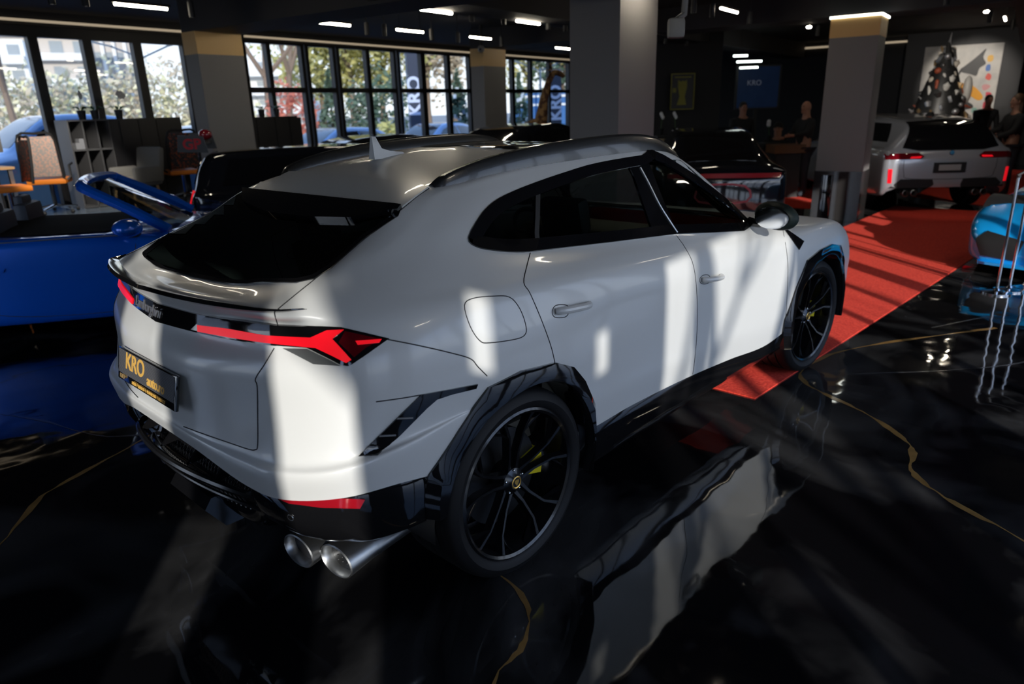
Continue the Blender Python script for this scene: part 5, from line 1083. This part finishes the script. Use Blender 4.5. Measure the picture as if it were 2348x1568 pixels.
tree('tree', 'yellow green tree behind the giraffe statue', at_(1215, 52), 11.5, 4.2, LG1, 2600, .22, grp=TG)
tree('tree', 'bluish tree behind the rightmost banner', at_(1292, 50), 9.5, 3.0, LG3, 1300, .26, grp=TG)
tree('conifer', 'dark conifer in the lower windows left of the round bushes', at_(762, 33), 3.7, 1.0, LG3, 800, .16, cone=True, grp=TG)
def bush(label, loc, h, rx, leaf, n=700, sz=.14):
    o = thing('bush', label, 'bush', loc, 0); MB().tube([(0, 0, -.1), (0, 0, h*.5)], .05, 6).build('stem', BRK, o); mb = MB(); foliage(mb, (0, 0, h*.52), rx, h*.5, n, sz); mb.build('foliage', leaf, o, smooth=False)
bush('round dark green bush, smaller of the two in the lower windows', at_(838, 31), 3.0, .85, LG3); bush('large round dark green bush in the lower window left of the lamp pole', at_(888, 32), 3.6, 1.3, LG3, 900)
bush('red leaved bush beyond the spiky plant of the long cabinet', at_(672, 33), 3.2, 1.25, LRD, 900); bush('low yellow bush behind the parked cars, below the large dark bush', at_(892, 28), 1.5, .6, LG1, 300)
for k, (px, t, h, rx, lab) in enumerate([(-40, 30, 4.4, 2.4, 'pale yellow shrub thicket behind the monitor, far left'), (60, 31, 4.1, 2.4, 'pale yellow shrub thicket above the blue parked car'), (150, 32, 4.3, 2.3, 'pale yellow shrub thicket in the second window'), (235, 33, 4.2, 2.3, 'pale yellow shrub thicket behind the orchids'), (320, 34, 4.6, 2.4, 'pale yellow shrub thicket behind the street lamp pole'), (405, 35, 5.2, 2.4, 'pale yellow shrub thicket beside the left pillar'), (480, 36, 4.2, 2.4, 'pale yellow shrub thicket hidden partly by the left pillar')]):
    o = thing('shrub_thicket', lab, 'bush', at_(px, t), 0, 'shrub thickets behind the left windows'); MB().tube([(0, 0, -.1), (0, 0, h*.4)], .05, 6).build('stem', BRK, o); mb = MB(); foliage(mb, (0, 0, h*.45), rx, h*.5, 900, .17); mb.build('foliage', LG2 if k % 2 else mat('leaf_straw', (.66, .62, .36), .85, noise=(1.1, (.76, .70, .50), .4, .6)), o, smooth=False)
# buildings
BW = mat('white_facade', (.80, .79, .76), .8); BWN = mat('building_glass', (.30, .33, .35), .3); BTN = mat('tan_facade', (.58, .52, .47), .8)
def building(label, px, t, w, d, h, rz, floors, bays, fins=False, wall=BW):
    o = thing('apartment_building', label, 'building', at_(px, t), rz); MB().box((0, 0, h/2), (w, d, h)).build('block', wall, o, smooth=False); fh = h/floors; bw = w/bays
    for i in range(floors):
        for j in range(bays):
            mb = MB(); mb.box((-w/2+bw*(j+.5), -d/2-.03, fh*(i+.55)), (bw*.55, .12, fh*.5)); mb.build('window', BWN, o, smooth=False)
        if not fins: mb = MB(); mb.box((0, -d/2-.6, fh*i+.5), (w*.96, 1.2, .9)); mb.build('balcony', BW, o, smooth=False)
    if fins:
        for j in range(bays+1): mb = MB(); mb.box((-w/2+bw*j, -d/2-.3, h/2), (bw*.3, .7, h)); mb.build('fin', BW, o, smooth=False)
building('white apartment block with long balconies in the second window', 140, 100, 11, 10, 15.8, YAW-pi/2+.5, 5, 4, wall=BTN)
building('pale tower with white vertical fins in the third window', 280, 122, 8.2, 9, 19.5, YAW-pi/2+.45, 6, 5, True, BTN)
building('low white house behind the bare tree in the leftmost window', 25, 80, 6, 8, 10.3, YAW-pi/2+.5, 4, 3)
building('low white building in the windows right of the left pillar', 612, 80, 9, 8, 7.6, YAW-pi/2+.3, 4, 5)
building('distant grey house behind the wide bare tree', 660, 95, 9, 8, 5.5, YAW-pi/2+.2, 2, 4)
# street lamps, banners, blue container, silver christmas tree
POLE = mat('lamp_post_blue_grey', (.06, .10, .16), .5)
for px, t, h, lab in ((350, 24, 3.9, 'street lamp with two arms outside the fourth window'), (925, 31, 4.35, 'street lamp with two arms left of the banner'), (1240, 34, 3.6, 'street lamp with two arms above the giraffe statue')):
    o = thing('street_lamp', lab, 'street lamp', at_(px, t), YAW-pi/2+.15, 'two armed street lamps outside'); MB().tube([(0, 0, -.1), (0, 0, h)], [.07, .05], 8).build('pole', POLE, o)
    for s in (-1, 1): a = MB().tube([(0, 0, h-.15), (s*.9, 0, h+.22)], .03, 6).build('arm', POLE, o); MB().at((s*1.15, 0, h+.29), ry=-s*.25).box((0, 0, 0), (.6, .18, .06)).build('lamp_head', POLE, a)
BN = mat('banner_dark', (.035, .045, .075), .8); BNW = mat('banner_letters', (.55, .62, .80), .7)
for px, t, y0, y1, w, lab in ((955, 24.5, 122, 312, .42, 'tall dark banner with pale vertical lettering in the right windows'), (1275, 27, 160, 318, .42, 'tall dark banner with pale vertical lettering at the last window')):
    zt = dp(px, y0, t).z; o = thing('banner', lab, 'banner', at_(px, t), YAW-pi/2, 'banners outside'); MB().box((0, 0, zt/2+.2), (w, .03, zt-.4)).build('cloth', BN, o, smooth=False); MB().tube([(-w/2-.03, 0, -.1), (-w/2-.03, 0, zt)], .025, 6).build('pole', POLE, o)
    tx = text('KRO', .62, BNW, 'banner_lettering', o, None, .002, bold=.02); tx.data.transform(Matrix(((0, -1, 0, .0), (0, 0, -1, -.02), (1, 0, 0, zt*.62), (0, 0, 0, 1))))
o = thing('container', 'blue container with white stripes outside the last windows', 'container', at_(1262, 36), YAW-pi/2-.1); CB = mat('container_blue', (.02, .12, .34), .6)
MB().box((0, 0, 1.25), (3.6, 2, 2.5)).build('box', CB, o, smooth=False)
for z in (1.95, 2.35): MB().box((0, -1.01, z), (3.5, .03, .10)).build('stripe', BW, o, smooth=False)
for px, t, lab in ((1052, 25, 'dark christmas tree hung with silver pieces left of the middle pillar'), (1192, 29, 'dark christmas tree hung with silver pieces behind the giraffe statue')):
    o = tree('christmas_tree', lab, at_(px, t), 3.1, .75, LG3, 700, .12, cone=True)
    for k in range(40):
        hh = R.uniform(.4, 2.6); rr = .72*(1-hh/3.1)+.03; a = R.uniform(0, 6.28); MB().at((rr*cos(a), rr*sin(a), hh), rz=a).box((0, 0, 0), (.03, .11, .14)).build('bauble', mat('bauble_silver', (.5, .58, .68), .3, metal=.3), o, smooth=False)
# cars parked outside
PBL = mat('parked_shade_blue', (.16, .32, .62), .15, coat=1); PWH = mat('parked_white', (.75, .76, .78), .3, coat=.5)  # blue of shade and tint reflections is put into the parked paint
def parked(name, label, u, v, rz, paint, zs):
    r, b = coupe(name, label, tuple(rm(u, v)), RA+rz, paint, zs); r['group'] = 'cars parked outside the windows'; return r
parked('parked_car', 'large parked car with shade blue in its paint outside the two leftmost windows', 4.3, 12.6, pi, PBL, 1.33)
parked('parked_car', 'white parked car seen between the cabinets and the left pillar', 8.6, 14.6, pi, PWH, 1.12)
parked('parked_car', 'blue parked car right of the long cabinet row', 11.4, 12.9, pi, PBL, 1.0)
parked('parked_car', 'blue parked car behind the red leaved bush side of the windows', 16.4, 13.6, pi+.1, PBL, .98)
# garden on the sunny side, its bare trees throw the branch shadows indoors
def sunpos(s, t): return Vector((-sin(SUN_AZ)*s-cos(SUN_AZ)*t, cos(SUN_AZ)*s-sin(SUN_AZ)*t, 0))
R.seed(21)
for s, t, h, lab in ((-2.0, 9.5, 8.5, 'bare garden tree outside the windows on the right'), (-5.2, 12.0, 6.6, 'second bare garden tree outside the windows on the right'), (-7.6, 11.5, 8.5, 'third bare garden tree outside the windows on the right'), (-.35, 12.5, 9.5, 'bare garden tree outside the corner behind the viewer')):
    o = thing('garden_tree', lab, 'tree', sunpos(s, t), 0, 'garden trees on the sunny side'); mb = MB(); branches(mb, Vector((0, 0, -.1)), Vector((.06, -.03, 1)).normalized(), 2.6 if s > -4 else 2.0, .10 if s > -4 else .06, 4 if s > -4 else 3, .62); mb.build('trunk_and_branches', BRK, o)
